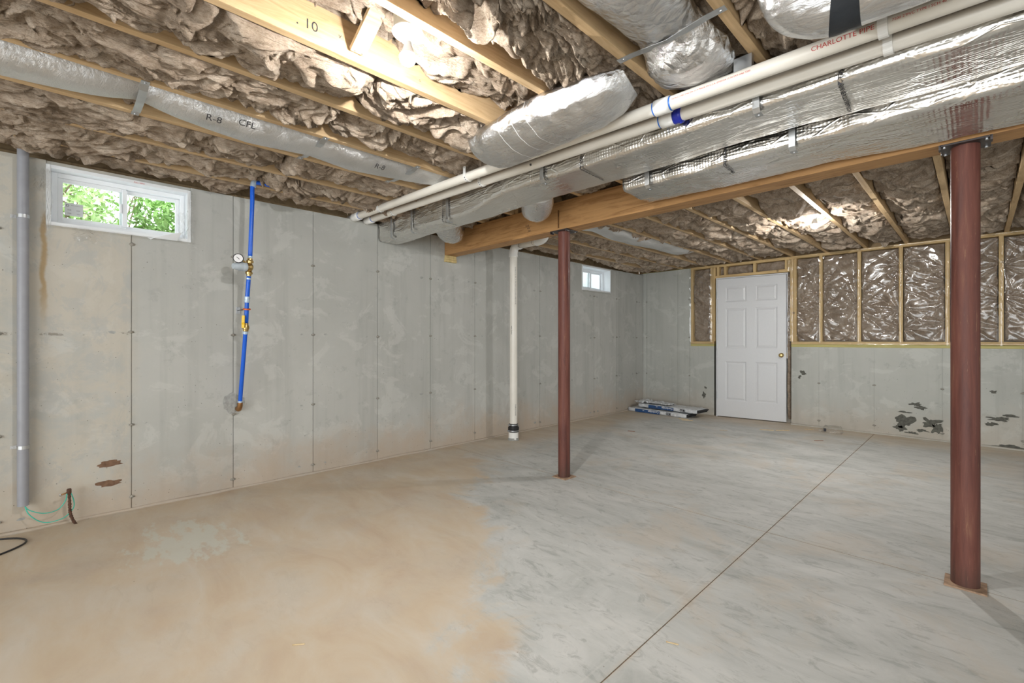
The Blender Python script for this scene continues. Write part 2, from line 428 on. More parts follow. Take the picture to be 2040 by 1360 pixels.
MSPLR = wood('splinter_red', (.30, .12, .06), (.2, .08, .04), (6, 6, 6), .7, False)
MLEAF = plain('leaf', (.27, .46, .14), .55, var=.45, scale=3)
MLEAF2 = plain('leaf_pale', (.46, .62, .30), .55, var=.4, scale=3)
MTWIG = plain('twig', (.22, .17, .12), .8)
MSOIL = plain('soil', (.16, .12, .08), .95, var=.4)
MSTAIN = plain('honeycomb', (.11, .11, .095), .95, var=.35, scale=40, bump=.8)
MPATCH = plain('grout_patch', (.34, .345, .33), .9, var=.2, scale=40, bump=.4)
MTIE = plain('tie_stub', (.30, .285, .25), .9, var=.3, scale=80, bump=.6)
MHOLE = plain('clay_plug', (.18, .105, .065), .95, var=.3, scale=40, bump=.5)
def column_mat():
    m = M('column_paint', rough=.5, spec=.3); n = NB(m); P = n.pos()
    a = n.noise(n.map(P, (14, 14, 1.1)), 2.0, 7, .65, .4)
    c = n.ramp(a, [(.25, (.05, .02, .016)), (.42, (.115, .040, .031)), (.6, (.165, .062, .046)), (.8, (.27, .14, .085))])
    s = n.noise(n.map(P, (30, 30, 3)), 3.0, 6, .75)
    c = n.mix(n.math('MULTIPLY', n.smooth(s, .60, .70), .55), c, (.40, .24, .13))
    x, y, z = n.sep(P)
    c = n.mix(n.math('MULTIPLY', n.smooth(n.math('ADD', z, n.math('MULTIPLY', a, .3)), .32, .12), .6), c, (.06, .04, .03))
    n.col(c); n.rough(n.ramp(a, [(.3, .38), (.7, .62)])); n.bump(s, .15, .003); return m
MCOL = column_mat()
def clear(name, fac, tint, rough, bumps=None):
    m = bpy.data.materials.new(name); m.use_nodes = True; t = m.node_tree; t.nodes.clear()
    o = t.nodes.new('ShaderNodeOutputMaterial'); mx = t.nodes.new('ShaderNodeMixShader')
    a = t.nodes.new('ShaderNodeBsdfTransparent'); a.inputs[0].default_value = (*tint, 1)
    g = t.nodes.new('ShaderNodeBsdfGlossy'); g.inputs['Roughness'].default_value = rough
    lw0 = t.nodes.new('ShaderNodeLayerWeight'); lw0.inputs[0].default_value = .5; lw = t.nodes.new('ShaderNodeMath'); lw.operation = 'POWER'; lw.inputs[1].default_value = 4.0; t.links.new(lw0.outputs['Facing'], lw.inputs[0])
    mm = t.nodes.new('ShaderNodeMath'); mm.operation = 'MULTIPLY_ADD'; mm.inputs[1].default_value = fac[1]; mm.inputs[2].default_value = fac[0]; mm.use_clamp = True
    t.links.new(lw.outputs[0], mm.inputs[0]); t.links.new(mm.outputs[0], mx.inputs[0])
    t.links.new(a.outputs[0], mx.inputs[1]); t.links.new(g.outputs[0], mx.inputs[2]); t.links.new(mx.outputs[0], o.inputs[0])
    if bumps:
        ge = t.nodes.new('ShaderNodeNewGeometry'); nz = t.nodes.new('ShaderNodeTexNoise'); nz.inputs['Scale'].default_value = bumps[0]; nz.inputs['Detail'].default_value = 5; nz.inputs['Distortion'].default_value = 1.5
        bp = t.nodes.new('ShaderNodeBump'); bp.inputs['Strength'].default_value = bumps[1]; bp.inputs['Distance'].default_value = .01
        t.links.new(ge.outputs['Position'], nz.inputs['Vector']); t.links.new(nz.outputs['Fac'], bp.inputs['Height'])
        t.links.new(bp.outputs[0], g.inputs['Normal'])
    return m
MGLASS = clear('window_glass', (.04, .8), (.95, .98, .965), .02)
MPOLY = clear('poly_sheet', (.085, .9), (.96, .96, .96), .15, (4, .12))
MFILM = clear('film_clear', (.09, .6), (.96, .96, .955), .12, (30, .5))
def emit(name, col, st):
    m = bpy.data.materials.new(name); m.use_nodes = True; b = m.node_tree.nodes['Principled BSDF']
    b.inputs['Base Color'].default_value = (.8, .8, .8, 1)
    b.inputs['Emission Color'].default_value = (*col, 1); b.inputs['Emission Strength'].default_value = st; return m
# LED globe: the board inside faces down, so the globe is brightest at its tip
MBULB = emit('bulb_glow_tip', (1.0, .985, .955), 2500.0)
MBULB2 = emit('bulb_glow_side', (1.0, .985, .955), 700.0)

# ------------------------------------------------------------------ lettering
def text_mesh(body, size, cuts=0, bold=0.0):
    c = bpy.data.curves.new('t', 'FONT'); c.body = body; c.size = size; c.resolution_u = 3; c.offset = bold
    o = bpy.data.objects.new('t', c); COL.objects.link(o)
    dg = bpy.context.evaluated_depsgraph_get(); me = bpy.data.meshes.new_from_object(o.evaluated_get(dg))
    bm = bmesh.new(); bm.from_mesh(me)
    for k in range(cuts):
        yy = size*(-.2+1.0*(k+.5)/cuts)
        bmesh.ops.bisect_plane(bm, geom=bm.verts[:]+bm.edges[:]+bm.faces[:], plane_co=(0, yy, 0), plane_no=(0, 1, 0))
    bm.verts.index_update()
    V = [tuple(v.co) for v in bm.verts]; F = [[q.index for q in f.verts] for f in bm.faces]
    bm.free(); bpy.data.objects.remove(o); bpy.data.curves.remove(c); bpy.data.meshes.remove(me)
    return V, F
def lettering(body, size, fn, mat, parent, cuts=0, name='lettering', bold=0.0):
    V, F = text_mesh(body, size, cuts, bold)
    return mk(name, [fn(x, y) for x, y, z in V], F, mat, parent)
ORD = ['first', 'second', 'third', 'fourth', 'fifth', 'sixth', 'seventh', 'eighth', 'ninth', 'tenth', 'eleventh', 'twelfth', 'thirteenth', 'fourteenth']
#BUILD
# ================================================================== SETTING
def struct(o, label, cat): return tag(o, label, cat, None, 'structure')
RX, RY = 4.6, -4.1             # unseen right and rear sides of the basement
fl = struct(box('floor', (-4.3, RY, -.14), (RX, 7.4, -.003), MJNT), 'bare concrete slab floor with saw-cut joints and clay dust', 'floor')
JX, JY, GX, GY = -.891, 3.03, .0022, .0042
for (a, b) in (((-4.3, RY), (JX-GX, JY-GY)), ((JX+GX, RY), (RX, JY-GY)), ((-4.3, JY+GY), (JX-GX, 7.4)), ((JX+GX, JY+GY), (RX, 7.4))):
    box('slab_panel', (a[0], a[1], -.02), (b[0], b[1], 0), MFL, fl, .0012)
# ---- left wall: base with two window openings, poured form panels, snap ties
W1 = (-.063, .684, 1.872, 2.25); W2 = (5.426, 6.184, 1.893, 2.262)
TOP = 2.272
def strip_boxes(y0, y1, x0, x1):
    out = []; ys = sorted({y0, y1, *[v for w in (W1, W2) for v in w[:2] if y0 < v < y1]})
    for a, b in zip(ys[:-1], ys[1:]):
        m = (a+b)/2; w = [q for q in (W1, W2) if q[0] < m < q[1]]
        if w: out += [((x0, a, -.1), (x1, b, w[0][2])), ((x0, a, w[0][3]), (x1, b, TOP))]
        else: out.append(((x0, a, -.1), (x1, b, TOP)))
    return out
wl = struct(boxes('wall_left', strip_boxes(RY, 7.42, -4.31, XL-.008), MC), 'poured concrete foundation wall with vertical form seams', 'wall')
seams = [.347+.6096*i for i in range(-7, 7)]+[.347+.6096*i-.104 for i in range(7, 12)]
seams = [RY]+seams+[7.17]
for k, (a, b) in enumerate(zip(seams[:-1], seams[1:])):
    off = float(rng.uniform(-.0008, .0012))
    bm = bmesh.new()
    ys = sorted({a+.0026, b-.0026, *[v for w in (W1, W2) for v in w[:2] if a < v < b]})
    for p, q in zip(ys[:-1], ys[1:]):
        m = (p+q)/2; w = [t for t in (W1, W2) if t[0] < m < t[1]]
        if w:
            bbox(bm, (XL-.02, p, -.02), (XL+off, q, w[0][2]), 0)
        else: bbox(bm, (XL-.02, p, -.02), (XL+off, q, TOP), 0)
    from_bm('form_panel', bm, MC, wl)
def nub(p, ax, s, mat, parent, name):
    """small ragged lump of mortar / broken snap tie"""
    bm = bmesh.new(); bmesh.ops.create_icosphere(bm, subdivisions=1, radius=1)
    for v in bm.verts:
        c = v.co*float(rng.uniform(.75, 1.15)); d = Vector((c.x*s[0], c.y*s[1], c.z*s[2]))
        v.co = Vector(p)+d
    return from_bm(name, bm, mat, parent, False)
for i, y in enumerate(seams[6:-1]):
    if i == 0: pass
    for z in (1.81, 1.2, .59, .083):
        if W1[0]-.05 < y < W1[1]+.05 and z > 1.85: continue
        yy = y+float(rng.uniform(-.004, .006)); zz = z+float(rng.uniform(-.012, .012))
        nub((XL+.004, yy, zz), 0, (.009, .020, .012), MTIE, wl, 'tie_stub')
        nub((XL+.014, yy+.004, zz-.002), 0, (.012, .005, .005), MTIE, wl, 'tie_stub')
        for dy in (-.10, .09):
            if rng.rand() < .55: nub((XL-.001, yy+dy+float(rng.uniform(-.02, .02)), zz+float(rng.uniform(-.006, .006))), 0, (.0025, .026, .015), MPATCH, wl, 'tie_patch')
def blotch(parent, cx, cz, rx, rz, ax, mat, name, seed, n=26, thick=.0022, rag=.5):
    """flat ragged patch lying on a wall, with its own edge and thickness"""
    r = np.random.RandomState(seed); a = np.linspace(0, 2*np.pi, n, endpoint=False)
    k = 1+rag*(perlin(np.cos(a)*1.7+seed, np.sin(a)*1.7, seed*.37)+.5*perlin(np.cos(a)*5, np.sin(a)*5, seed))
    V = []; F = []
    for h, sc in ((-.004, 1), (thick*.6, 1), (thick, .9)):
        for t, q in zip(a, k):
            u, w = cx+rx*q*sc*math.cos(t), cz+rz*q*sc*math.sin(t)
            V.append((XL+h, u, w) if ax == 'L' else (u, YB-h, w))
    for l in range(2):
        for i in range(n): F.append((l*n+i, l*n+(i+1) % n, (l+1)*n+(i+1) % n, (l+1)*n+i))
    F.append(tuple(range(2*n, 3*n)))
    return mk(name, V, F, mat, parent)
for (y, z, ry, rz, sd) in ((.24, .335, .055, .022, 1), (.235, .205, .06, .020, 2)): blotch(wl, y, z, ry, rz, 'L', MHOLE, 'clay_plug', sd)
blotch(wl, .965, .665, .075, .075, 'L', MPATCH, 'grout_patch', 5, rag=.35)
# low lip of spilled concrete along the foot of the wall
n_ = 160; ys = np.linspace(RY, 7.15, n_); V = []; F = []
for y in ys:
    w = .026+.016*float(perlin(y*3, 1.7))+.006*float(perlin(y*17, 4)); h = .016+.008*float(perlin(y*2.3, 9.1))
    V += [(XL-.01, y, h), (XL+w*.5, y, h*.8), (XL+w, y, .0), (XL-.01, y, -.004)]
for i in range(n_-1):
    for k in range(4): F.append((i*4+k, i*4+(k+1) % 4, i*4+4+(k+1) % 4, i*4+4+k))
mk('footing_lip', V, F, MC, wl, True)
# ---- back wall
DX0, DX1 = -2.845, -1.800       # rough opening
LOW = 1.063
wb = struct(boxes('wall_back', [((XL-.2, YB+.005, -.1), (-3.215, 7.42, 2.30)), ((-3.215, YB+.005, -.1), (DX0, 7.42, LOW)), ((DX1, YB+.005, -.1), (RX, 7.42, LOW)),
        ((-3.215, 7.335, LOW), (RX, 7.42, 2.55)), ((DX0, 7.30, -.1), (DX1, 7.42, 2.3))], MCB), 'concrete knee wall at the far end carrying the stud framing', 'wall')
bx = [XL, -3.985, -3.43, -3.235]
for a, b in zip(bx[:-1], bx[1:]): box('form_panel', (a+.002, YB, -.02), (b-.002, YB+.02, 2.30), MCB, wb)
box('form_panel', (-3.233, YB, -.02), (-3.217, YB+.02, 2.30), MCB, wb)
box('form_panel', (-3.213, YB, -.02), (DX0, YB+.02, LOW), MCB, wb)
bx = [DX1, -1.475, -.895, -.28, .335, .945, 1.55, 2.16, 2.77, 3.4, 4.0, RX]
for a, b in zip(bx[:-1], bx[1:]): box('form_panel', (a+.002, YB, -.02), (b-.002, YB+.02+float(rng.uniform(0, .001)), LOW), MCB, wb)
for x in bx[1:6]:
    for z in (.59, .10):
        nub((x, YB-.004, z+float(rng.uniform(-.01, .01))), 0, (.022, .009, .013), MTIE, wb, 'tie_stub')
for x in (-3.985, -3.235):
    for z in (1.81, 1.2, .59, .1): nub((x, YB-.004, z), 0, (.016, .008, .012), MTIE, wb, 'tie_stub')
for q, (x, z, rx, rz) in enumerate(((-.62, .185, .085, .06), (-.645, .10, .05, .03), (-.385, .20, .09, .055), (-.33, .145, .045, .06), (-.45, .10, .05, .018), (-.545, .06, .05, .018), (-.515, .40, .05, .022), (-.465, .365, .05, .018), (-.60, .30, .05, .01), (.10, .25, .06, .022), (.17, .31, .075, .02), (.24, .35, .06, .012), (.22, .02, .10, .02), (-3.0, .30, .028, .045), (-2.98, .42, .02, .02), (.12, .60, .03, .018), (-1.66, .72, .035, .03), (-1.70, .66, .02, .02))):
    blotch(wb, x, z, rx, rz, 'B', MSTAIN, 'honeycomb_patch', 20+q, rag=.75)
n_ = 90; xs = np.linspace(DX1, RX, n_); V = []; F = []
for x in xs:
    w = .035+.02*float(perlin(x*3, 3.7)); h = .018+.008*float(perlin(x*2.3, 5.1))
    V += [(x, YB+.01, h), (x, YB-w*.5, h*.8), (x, YB-w, 0), (x, YB+.01, -.004)]
for i in range(n_-1):
    for k in range(4): F.append((i*4+k, i*4+4+k, i*4+4+(k+1) % 4, i*4+(k+1) % 4))
mk('footing_lip', V, F, MCB, wb, True)
# ---- unseen walls close the room
struct(box('wall_right', (RX, RY, -.1), (RX+.2, 7.42, 2.57), MCB), 'concrete wall closing the right side of the basement', 'wall')
struct(box('wall_rear', (-4.31, RY-.2, -.1), (RX+.2, RY, 2.57), MCB), 'concrete wall closing the basement behind the viewpoint', 'wall')
cl = struct(box('ceiling', (-4.31, RY-.2, 2.548), (RX+.2, 7.42, 2.575), MSUB), 'underside of the plywood subfloor above the joists', 'ceiling')
struct(box('trim_1', (-4.24, RY, TOP+.001), (-4.135, 7.3, 2.309), MSUB), 'treated mud sill on top of the left concrete wall', 'sill plate')
struct(box('trim_2', (-4.24, RY, ZJ), (-4.20, 7.3, 2.547), MSUB), 'rim board above the left concrete wall', 'rim board')
struct(box('trim_3', (-4.19, 7.285, ZJ+.002), (RX, 7.333, 2.547), MSUB), 'rim board above the far framed wall', 'rim board')
struct(box('trim_4', (-4.07, YB+.02, 2.302), (-3.22, 7.25, 2.3095), MPT), 'thin sill strip on the tall corner of the far concrete wall', 'sill plate')

# ------------------------------------------------------------------ windows
def window(idx, w, d, label):
    y0, y1, z0, z1 = w; X = XL-d; t = .022
    bm = bmesh.new()
    bbox(bm, (XL-.25, y0, z0), (XL+.004, y0+t, z1), .002); bbox(bm, (XL-.25, y1-t, z0), (XL+.004, y1, z1), .002)
    bbox(bm, (XL-.25, y0+t, z1-t), (XL+.004, y1-t, z1), .002); bbox(bm, (XL-.25, y0+t, z0), (XL+.004, y1-t, z0+t), .002)
    o = from_bm('window_%d' % idx, bm, MVINYL); struct(o, label, 'window')
    def frame(nm, a0, a1, b0, b1, x0, x1, th, par):
        bm = bmesh.new()
        bbox(bm, (x0, a0, b0), (x1, a0+th, b1), .002); bbox(bm, (x0, a1-th, b0), (x1, a1, b1), .002)
        bbox(bm, (x0, a0+th, b1-th), (x1, a1-th, b1), .002); bbox(bm, (x0, a0+th, b0), (x1, a1-th, b0+th), .002)
        return from_bm(nm, bm, MVINYL, par)
    a0, a1, b0, b1 = y0+t, y1-t, z0+t, z1-t
    frame('window_frame', a0, a1, b0, b1, X-.06, X, .030, o)
    mid = (a0+a1)/2
    s1 = frame('sash', a0+.03, mid+.018, b0+.03, b1-.03, X-.028, X-.006, .024, o)
    s2 = frame('sash', mid-.018, a1-.03, b0+.03, b1-.03, X-.054, X-.032, .024, o)
    box('pane', (X-.019, a0+.05, b0+.05), (X-.015, mid-.003, b1-.05), MGLASS, s1)
    box('pane', (X-.045, mid+.003, b0+.05), (X-.041, a1-.05, b1-.05), MGLASS, s2)
    box('meeting_rail', (X-.004, mid-.004, b0+.04), (X+.004, mid+.022, b1-.04), MVINYL, o, .002)
    lat = box('latch', (X-.004, mid-.018, (b0+b1)/2-.035), (X+.012, mid-.006, (b0+b1)/2+.03), MVINYL, o, .003)
    return o, X, (a0, a1, b0, b1), s1
w1, X1, r1, s1 = window(1, W1, .085, 'white vinyl slider window beside the grey conduit, ragged clear film round it')
w2, X2, r2, s2 = window(2, W2, .125, 'small white vinyl window near the far corner of the left wall')
# rating sticker on the left pane
sx, sy, sz = X1-.0135, r1[0]+.062, r1[2]+.072
st = box('sticker', (sx, sy, sz), (sx+.0006, sy+.088, sz+.082), M('sticker_paper', (.62, .65, .66), .6), s1)
MSTK = st.data.materials[0]; NB(MSTK).bump(NB(MSTK).noise(NB(MSTK).pos(), 60, 2), .05)
fs = lambda oy, oz: (lambda x, y: (sx+.0012, sy+oy+x, sz+oz+y))
for body, size, oy, oz in (('D', .022, .006, .058), ('ENERGY PERFORMANCE RATINGS', .0045, .03, .066), ('0.30', .010, .014, .034), ('0.57', .010, .056, .034), ('0.54', .010, .014, .012), ('<0.3', .010, .056, .012)):
    lettering(body, size, fs(oy, oz), MINK, s1)
lettering('PULL HERE', .012, lambda x, y: (XL+.0055, .36+x, W1[3]-.018+y), MINKR, w1)
# torn protective film hanging round window 1
def sheet(name, fn, nu, nv, mat, parent, smooth=True):
    U, V_ = np.meshgrid(np.linspace(0, 1, nu), np.linspace(0, 1, nv), indexing='ij')
    P = fn(U, V_); i = np.arange(nu-1)[:, None]; j = np.arange(nv-1)[None, :]
    F = np.stack([i*nv+j, (i+1)*nv+j, (i+1)*nv+j+1, i*nv+j+1], -1).reshape(-1, 4)
    return mk(name, P.reshape(-1, 3), F, mat, parent, smooth)
def film(y0, y1, z0, z1, sd, amp=.012, off=.012):
    def f(u, v):
        rg = .25*perlin(u*9, v*9, sd)
        y = y0+(y1-y0)*u+.2*(y1-y0)*perlin(v*5, sd)*1.0; z = z0+(z1-z0)*v+.25*(z1-z0)*perlin(u*6, sd+3.3)
        return np.stack([XL+off+amp*(perlin(u*5, v*6, sd)+.5*perlin(u*13, v*15, sd))+amp, y, z], -1)
    return f
for y0, y1, z0, z1, sd, am in ((-.075, -.035, 1.87, 2.235, 1, .006), (.665, .71, 1.86, 2.24, 2, .007), (-.06, .68, 1.855, 1.878, 3, .004), (.06, .17, 1.79, 1.87, 4, .008), (-.115, -.05, 2.08, 2.2, 5, .02), (.60, .665, 1.90, 2.07, 6, .014)):
    sheet('torn_film', film(y0, y1, z0, z1, sd, am), 16, 26, MFILM, w1)
def flapf(u, v):   # white paper corner peeled away from the sill
    y = .43+.17*u+.02*v; z = 1.868+.035*v*(u)**.7*1.6-.012*(1-u)*v; return np.stack([XL+.012+.05*v*u+.008*np.sin(u*3), y, z], -1)
sheet('peeled_paper', flapf, 12, 10, MVINYL, w1)
sheet('torn_film', lambda u, v: np.stack([XL+.010+.01*v+.004*perlin(u*6, v*6, 9), 6.155+.04*u+.006*perlin(v*8, 2), 1.90+.35*v], -1), 8, 24, MFILM, w2)
sheet('torn_film', lambda u, v: np.stack([XL+.008+.004*perlin(u*9, v*6, 4), 5.44+.72*u, 1.872+.028*v+.008*perlin(u*12, 3)], -1), 40, 4, MFILM, w2)

# ------------------------------------------------------------------ outdoors seen through the panes
def shrub(name, c, rad, n, mat, label, group, sd):
    r = np.random.RandomState(sd); V = []; F = []
    for k in range(n):
        d = r.randn(3); d /= np.linalg.norm(d); p = np.array(c)+d*np.array(rad)*r.uniform(.3, 1)**.6
        a, b = r.randn(3), r.randn(3); a /= np.linalg.norm(a); b -= (a@b)*a; b /= np.linalg.norm(b)
        l = r.uniform(.018, .045); w = l*.42; nn = np.cross(a, b)*l*.18; i = len(V)
        V += [p-a*l, p-b*w+nn, p+a*l, p+b*w+nn]; F += [(i, i+1, i+2), (i, i+2, i+3)]
    root = thing(name, (c[0], c[1], c[2]-rad[2]), label, 'shrub', group)
    mk('foliage', V, F, mat, root)
    for k in range(9):
        q = np.array(c)+r.uniform(-1, 1, 3)*np.array(rad)*.9
        P = catmull([(c[0]+r.uniform(-.1, .1), c[1]+r.uniform(-.2, .2), c[2]-rad[2]), (np.array(c)+q)/2+r.uniform(-.1, .1, 3), q], 5)
        tube('branch', P, np.linspace(.010, .003, len(P)), MTWIG, root, 5)
    return root
gs = 'shrubs growing outside the basement windows'
shrub('shrub', (-5.35, -.12, 2.15), (.45, .5, .6), 3200, MLEAF2, 'pale leafy shrub outside the left half of the larger window', gs, 1)
shrub('shrub', (-5.35, .93, 2.25), (.45, .5, .65), 3600, MLEAF, 'darker twiggy shrub outside the right half of the larger window', gs, 2)
shrub('shrub', (-6.45, .4, 2.75), (.5, 1.2, .95), 3600, MLEAF, 'tall green shrub further back behind the larger window', gs, 3)
shrub('shrub', (-5.6, 7.45, 2.25), (.45, .55, .58), 1500, MLEAF2, 'green shrub outside the small far window', gs, 4)
struct(box('ground_outside', (-9, RY, 1.55), (-4.75, 10.5, 1.66), MSOIL), 'soil grade outside the basement windows', 'ground')
def wellf(c):
    def f(u, v):
        a = math.pi*(u); return np.stack([-4.31-.40*np.sin(a), c-.55*np.cos(a), 1.662+.62*v+.006*np.sin(v*60)], -1)
    return f
sheet_o = sheet('window_well', wellf(5.8), 24, 40, plain('well_panel', (.70, .74, .78), .6, var=.05), None)
tag(sheet_o, 'corrugated pale metal well curving outside the small far window', 'window well')
# ================================================================== JOISTS, BEAM, COLUMNS
NEAR = [-3.81, -3.41, -3.01, -2.62, -2.23, -1.83, -1.43, -1.02, -.63, -.22, .18, .58, .98]
JY0, JYB, JYF = -2.2, 3.10, 2.985
joists = {}
for i, x in enumerate(NEAR):
    j = box('floor_joist', (x-.019, JY0, ZJ), (x+.019, JYB, 2.547), MJ, None, .002)
    tag(j, '%s spruce floor joist from the left wall, camera side of the beam' % ORD[i], 'joist', 'floor joists'); joists[('n', i)] = j
    k = box('floor_joist', (x+.021, JYF, ZJ), (x+.059, 7.284, 2.547), MJ, None, .002)
    tag(k, '%s spruce floor joist from the left wall, far side of the beam' % ORD[i], 'joist', 'floor joists'); joists[('f', i)] = k
# carpenter's marks on the sixth joist
jA = joists[('n', 5)]
fm = lambda Y, Z: (lambda x, y: (-1.83+.0196, Y+x, Z+y))
lettering('.', .055, fm(.635, 2.355), MINK, jA); lettering('10', .055, fm(.665, 2.355), MINK, jA); lettering('v', .03, fm(.80, 2.375), MINK, jA, name='lettering'); lettering('o', .022, fm(1.18, 2.35), MINK, jA, name='lettering')
beam = box('wood_beam', (XL+.005, 2.965, 2.075), (RX-.3, 3.117, 2.309), MBEAM, None, .003)
tag(beam, 'long brown built-up timber girder carried by the steel columns', 'beam')
fb = lambda X, Z: (lambda x, y: (X+x, 2.9635, Z+y))
for body, sz, X, Z in (('10.60', .022, -2.84, 2.165), ('W4', .022, -2.815, 2.14), ('SW', .022, -2.805, 2.115)): lettering(body, sz, fb(X, Z), MINK, beam, name='lettering')
box('drip_stain', (-2.463, 2.9636, 2.09), (-2.448, 2.9648, 2.24), wood('water_mark', (.16, .075, .025), (.11, .05, .02), (.5, 5, 5)), beam)
pad = thing('beam_shim', (XL+.02, 3.03, 2.0), 'pale wooden shim block under the beam end at the left wall', 'shim')
for k, (a, b) in enumerate(((2.004, 2.027), (2.029, 2.052), (2.053, 2.0745))):
    box('shim_layer', (XL+.001, 2.962+.003*k, a), (XL+.030-.003*k, 3.112, b), MPAD, pad, .001)
def column(x, y, label, cap):
    r = .0508; t = thing('steel_column', (x, y, 0), label, 'column', 'steel lally columns under the beam')
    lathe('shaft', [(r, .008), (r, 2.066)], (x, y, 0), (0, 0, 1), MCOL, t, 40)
    bm = bmesh.new(); bbox(bm, (x-.072, y-.072, 0), (x+.072, y+.072, .008), .001)
    from_bm('base_plate', bm, MBASE, t)
    c = box('cap_plate', (x-.085, y-.078, 2.066), (x+.085, y+.078, 2.0745), M('cap_steel%d' % cap, (.07, .06, .06), .45, .6), t, .001)
    NB(c.data.materials[0]).bump(NB(c.data.materials[0]).noise(NB(c.data.materials[0]).pos(), 50, 3), .2, .002)
    for sx in (-1, 1):
        box('cap_tab', (x+sx*.085-.004, y-.078, 2.052), (x+sx*.085+.004, y-.040, 2.0745), c.data.materials[0], t)
        for sy in (-1, 1): lathe('bolt', [(.007, 0), (.007, .006)], (x+sx*.07, y+sy*.060, 2.060), (0, 0, 1), MGALV, t, 6, False)
column(-2.452, 3.035, 'red-brown steel column in front of the small far window, further from the camera', 0)
column(-.040, 3.041, 'red-brown steel column standing close at the right, plastic-covered wall behind', 1)

# ================================================================== INSULATION
def folds(a, Y, sd):
    X = a+.37*sd
    wx = fbm(X*4, Y*3, sd*1.3, 2); wy = fbm(X*4+31, Y*3+17, sd*.7, 2)
    rot = 1.1*perlin(a*2+sd, Y*1.4, sd*2.1); c, s = np.cos(rot), np.sin(rot); Yl = Y-np.mean(Y)
    A = a*c-Yl*s+.37*sd; B = a*s+Yl*c+.61*sd
    b = lambda f, g, k, w: 2.4*np.abs(perlin(A*f+wx*w, B*g+wy*w, sd+k))-.55
    r = lambda f, g, k, w: .45-2.0*np.abs(perlin(A*f+wx*w, B*g+wy*w, sd+k))
    lay = perlin(A*2, B*2, sd+9)
    return b(6.0, 3.6, 1, .9), np.where(lay > 0, 1, .6)*b(14, 7.0, 2, 1.2)+.35*r(16, 4.5, 6, 1.8), b(34, 15, 3, 2.0), r(75, 32, 4, 3.0)
def batt_vf(half, y0, y1, nu, nv, sd, h0=.0, sag=.02, eL=.05, eR=.02, amp=1.0, vr=None):
    """returns a (across), b (along), h (proud of the framing plane) for a lumpy glass-wool batt"""
    u = np.linspace(-1, 1, nu)[:, None]; v = np.linspace(0, 1, nv)[None, :]
    a = u*half+0*v; L = y1-y0; b = y0+v*L+0*u
    X, Y = a+sd*.37, b+sd*.61
    r1, r2, r3, r4 = folds(a, b, sd)
    pil = perlin(X*3.1, Y*2.2, sd+40)
    h = h0+sag*(1-u**2)+.028*pil*amp+amp*(.034*r1+.019*r2+.0105*r3+.0042*r4)-.010
    h = h-.75*.016/(2*np.pi)*np.sin(2*np.pi*(h+.010*perlin(X*5, Y*4, sd+80))/.016)*np.clip(.6+1.2*perlin(X*4, Y*3, sd+81), 0, 1)
    lift = np.clip(.55+1.3*perlin(b*1.7, sd*3.3, 2.0)+.5*perlin(b*5, sd, 7.7), 0, 1.6)
    liftR = np.clip(.5+1.3*perlin(b*1.6, sd*2.3, 12.0)+.5*perlin(b*5, sd, 17.7), 0, 1.6)
    h = np.where(np.abs(u) > .80, np.minimum(h, .004+.06*(1-np.abs(u))/.2), h)
    h = h-eL*lift*np.exp(-((1+u)/.30)**1.6)-eR*liftR*np.exp(-((1-u)/.22)**1.5)
    end = np.exp(-(v*L/.05)**2)+np.exp(-((1-v)*L/.05)**2)
    h = h-.035*end*(1+.6*perlin(a*20, sd, 3.0))
    da = amp*(.020*perlin(X*7, Y*5, sd+60)+.010*perlin(X*19, Y*14, sd+61)+.003*perlin(X*60, Y*50, sd+62))
    db = amp*(.028*perlin(X*7, Y*5, sd+70)+.013*perlin(X*19, Y*14, sd+71)+.004*perlin(X*60, Y*50, sd+72))
    a2 = a+da; lim = np.where(h < .004, half-.004, half+.006)
    a2 = np.clip(a2, -lim, lim); b2 = np.clip(b+db, y0+.004, y1-.004)
    # skirts turn up into the cavity
    def skirt(A, ax, k):
        return A
    pad_ = lambda Q: np.pad(Q, 1, mode='edge')
    A, B, H = pad_(a2), pad_(b2), pad_(h)
    deep = -.15
    A = np.clip(A, -half+.003, half+.02*0+half*0+half) if False else A
    for sl in ((0, slice(None)), (-1, slice(None)), (slice(None), 0), (slice(None), -1)):
        H[sl] = deep; A[sl] = np.clip(A[sl], -half+.004, half-.004)
    n0, n1 = A.shape
    i = np.arange(n0-1)[:, None]; j = np.arange(n1-1)[None, :]
    F = np.stack([i*n1+j, i*n1+j+1, (i+1)*n1+j+1, (i+1)*n1+j], -1).reshape(-1, 4)
    return A, B, H, F
def tuft(parent, p, l, w, sd, mat, down=(0, 0, -1)):
    """torn wisp of wool hanging from a batt"""
    nu, nv = 9, 12; u = np.linspace(0, 2*np.pi, nu, endpoint=False)[None, :]; v = np.linspace(0, 1, nv)[:, None]
    r = w*(np.sin(np.pi*np.clip(v*.93+.07, 0, 1))**.7)*(1+.6*perlin(np.cos(u)*1.5+sd, np.sin(u)*1.5, v*4+sd))
    d = np.array(down, float); d /= np.linalg.norm(d)
    a = np.cross(d, (0.3, 1, 0)); a /= np.linalg.norm(a); b = np.cross(d, a)
    sway = .35*l*perlin(v*2+sd, sd*.7); sway2 = .35*l*perlin(v*2+sd, sd*.7+5)
    P = np.array(p)+d*(v*l-.25*l)[..., None]+a*(np.cos(u)*r+sway)[..., None]+b*(.35*np.sin(u)*r+sway2)[..., None]
    i = np.arange(nv-1)[:, None]; j = np.arange(nu)[None, :]
    F = np.stack([i*nu+j, i*nu+(j+1) % nu, (i+1)*nu+(j+1) % nu, (i+1)*nu+j], -1).reshape(-1, 4)
    return mk('torn_tuft', P.reshape(-1, 3), F, mat, parent, True)
bays = [(-4.045, NEAR[0])]+list(zip(NEAR[:-1], NEAR[1:]))
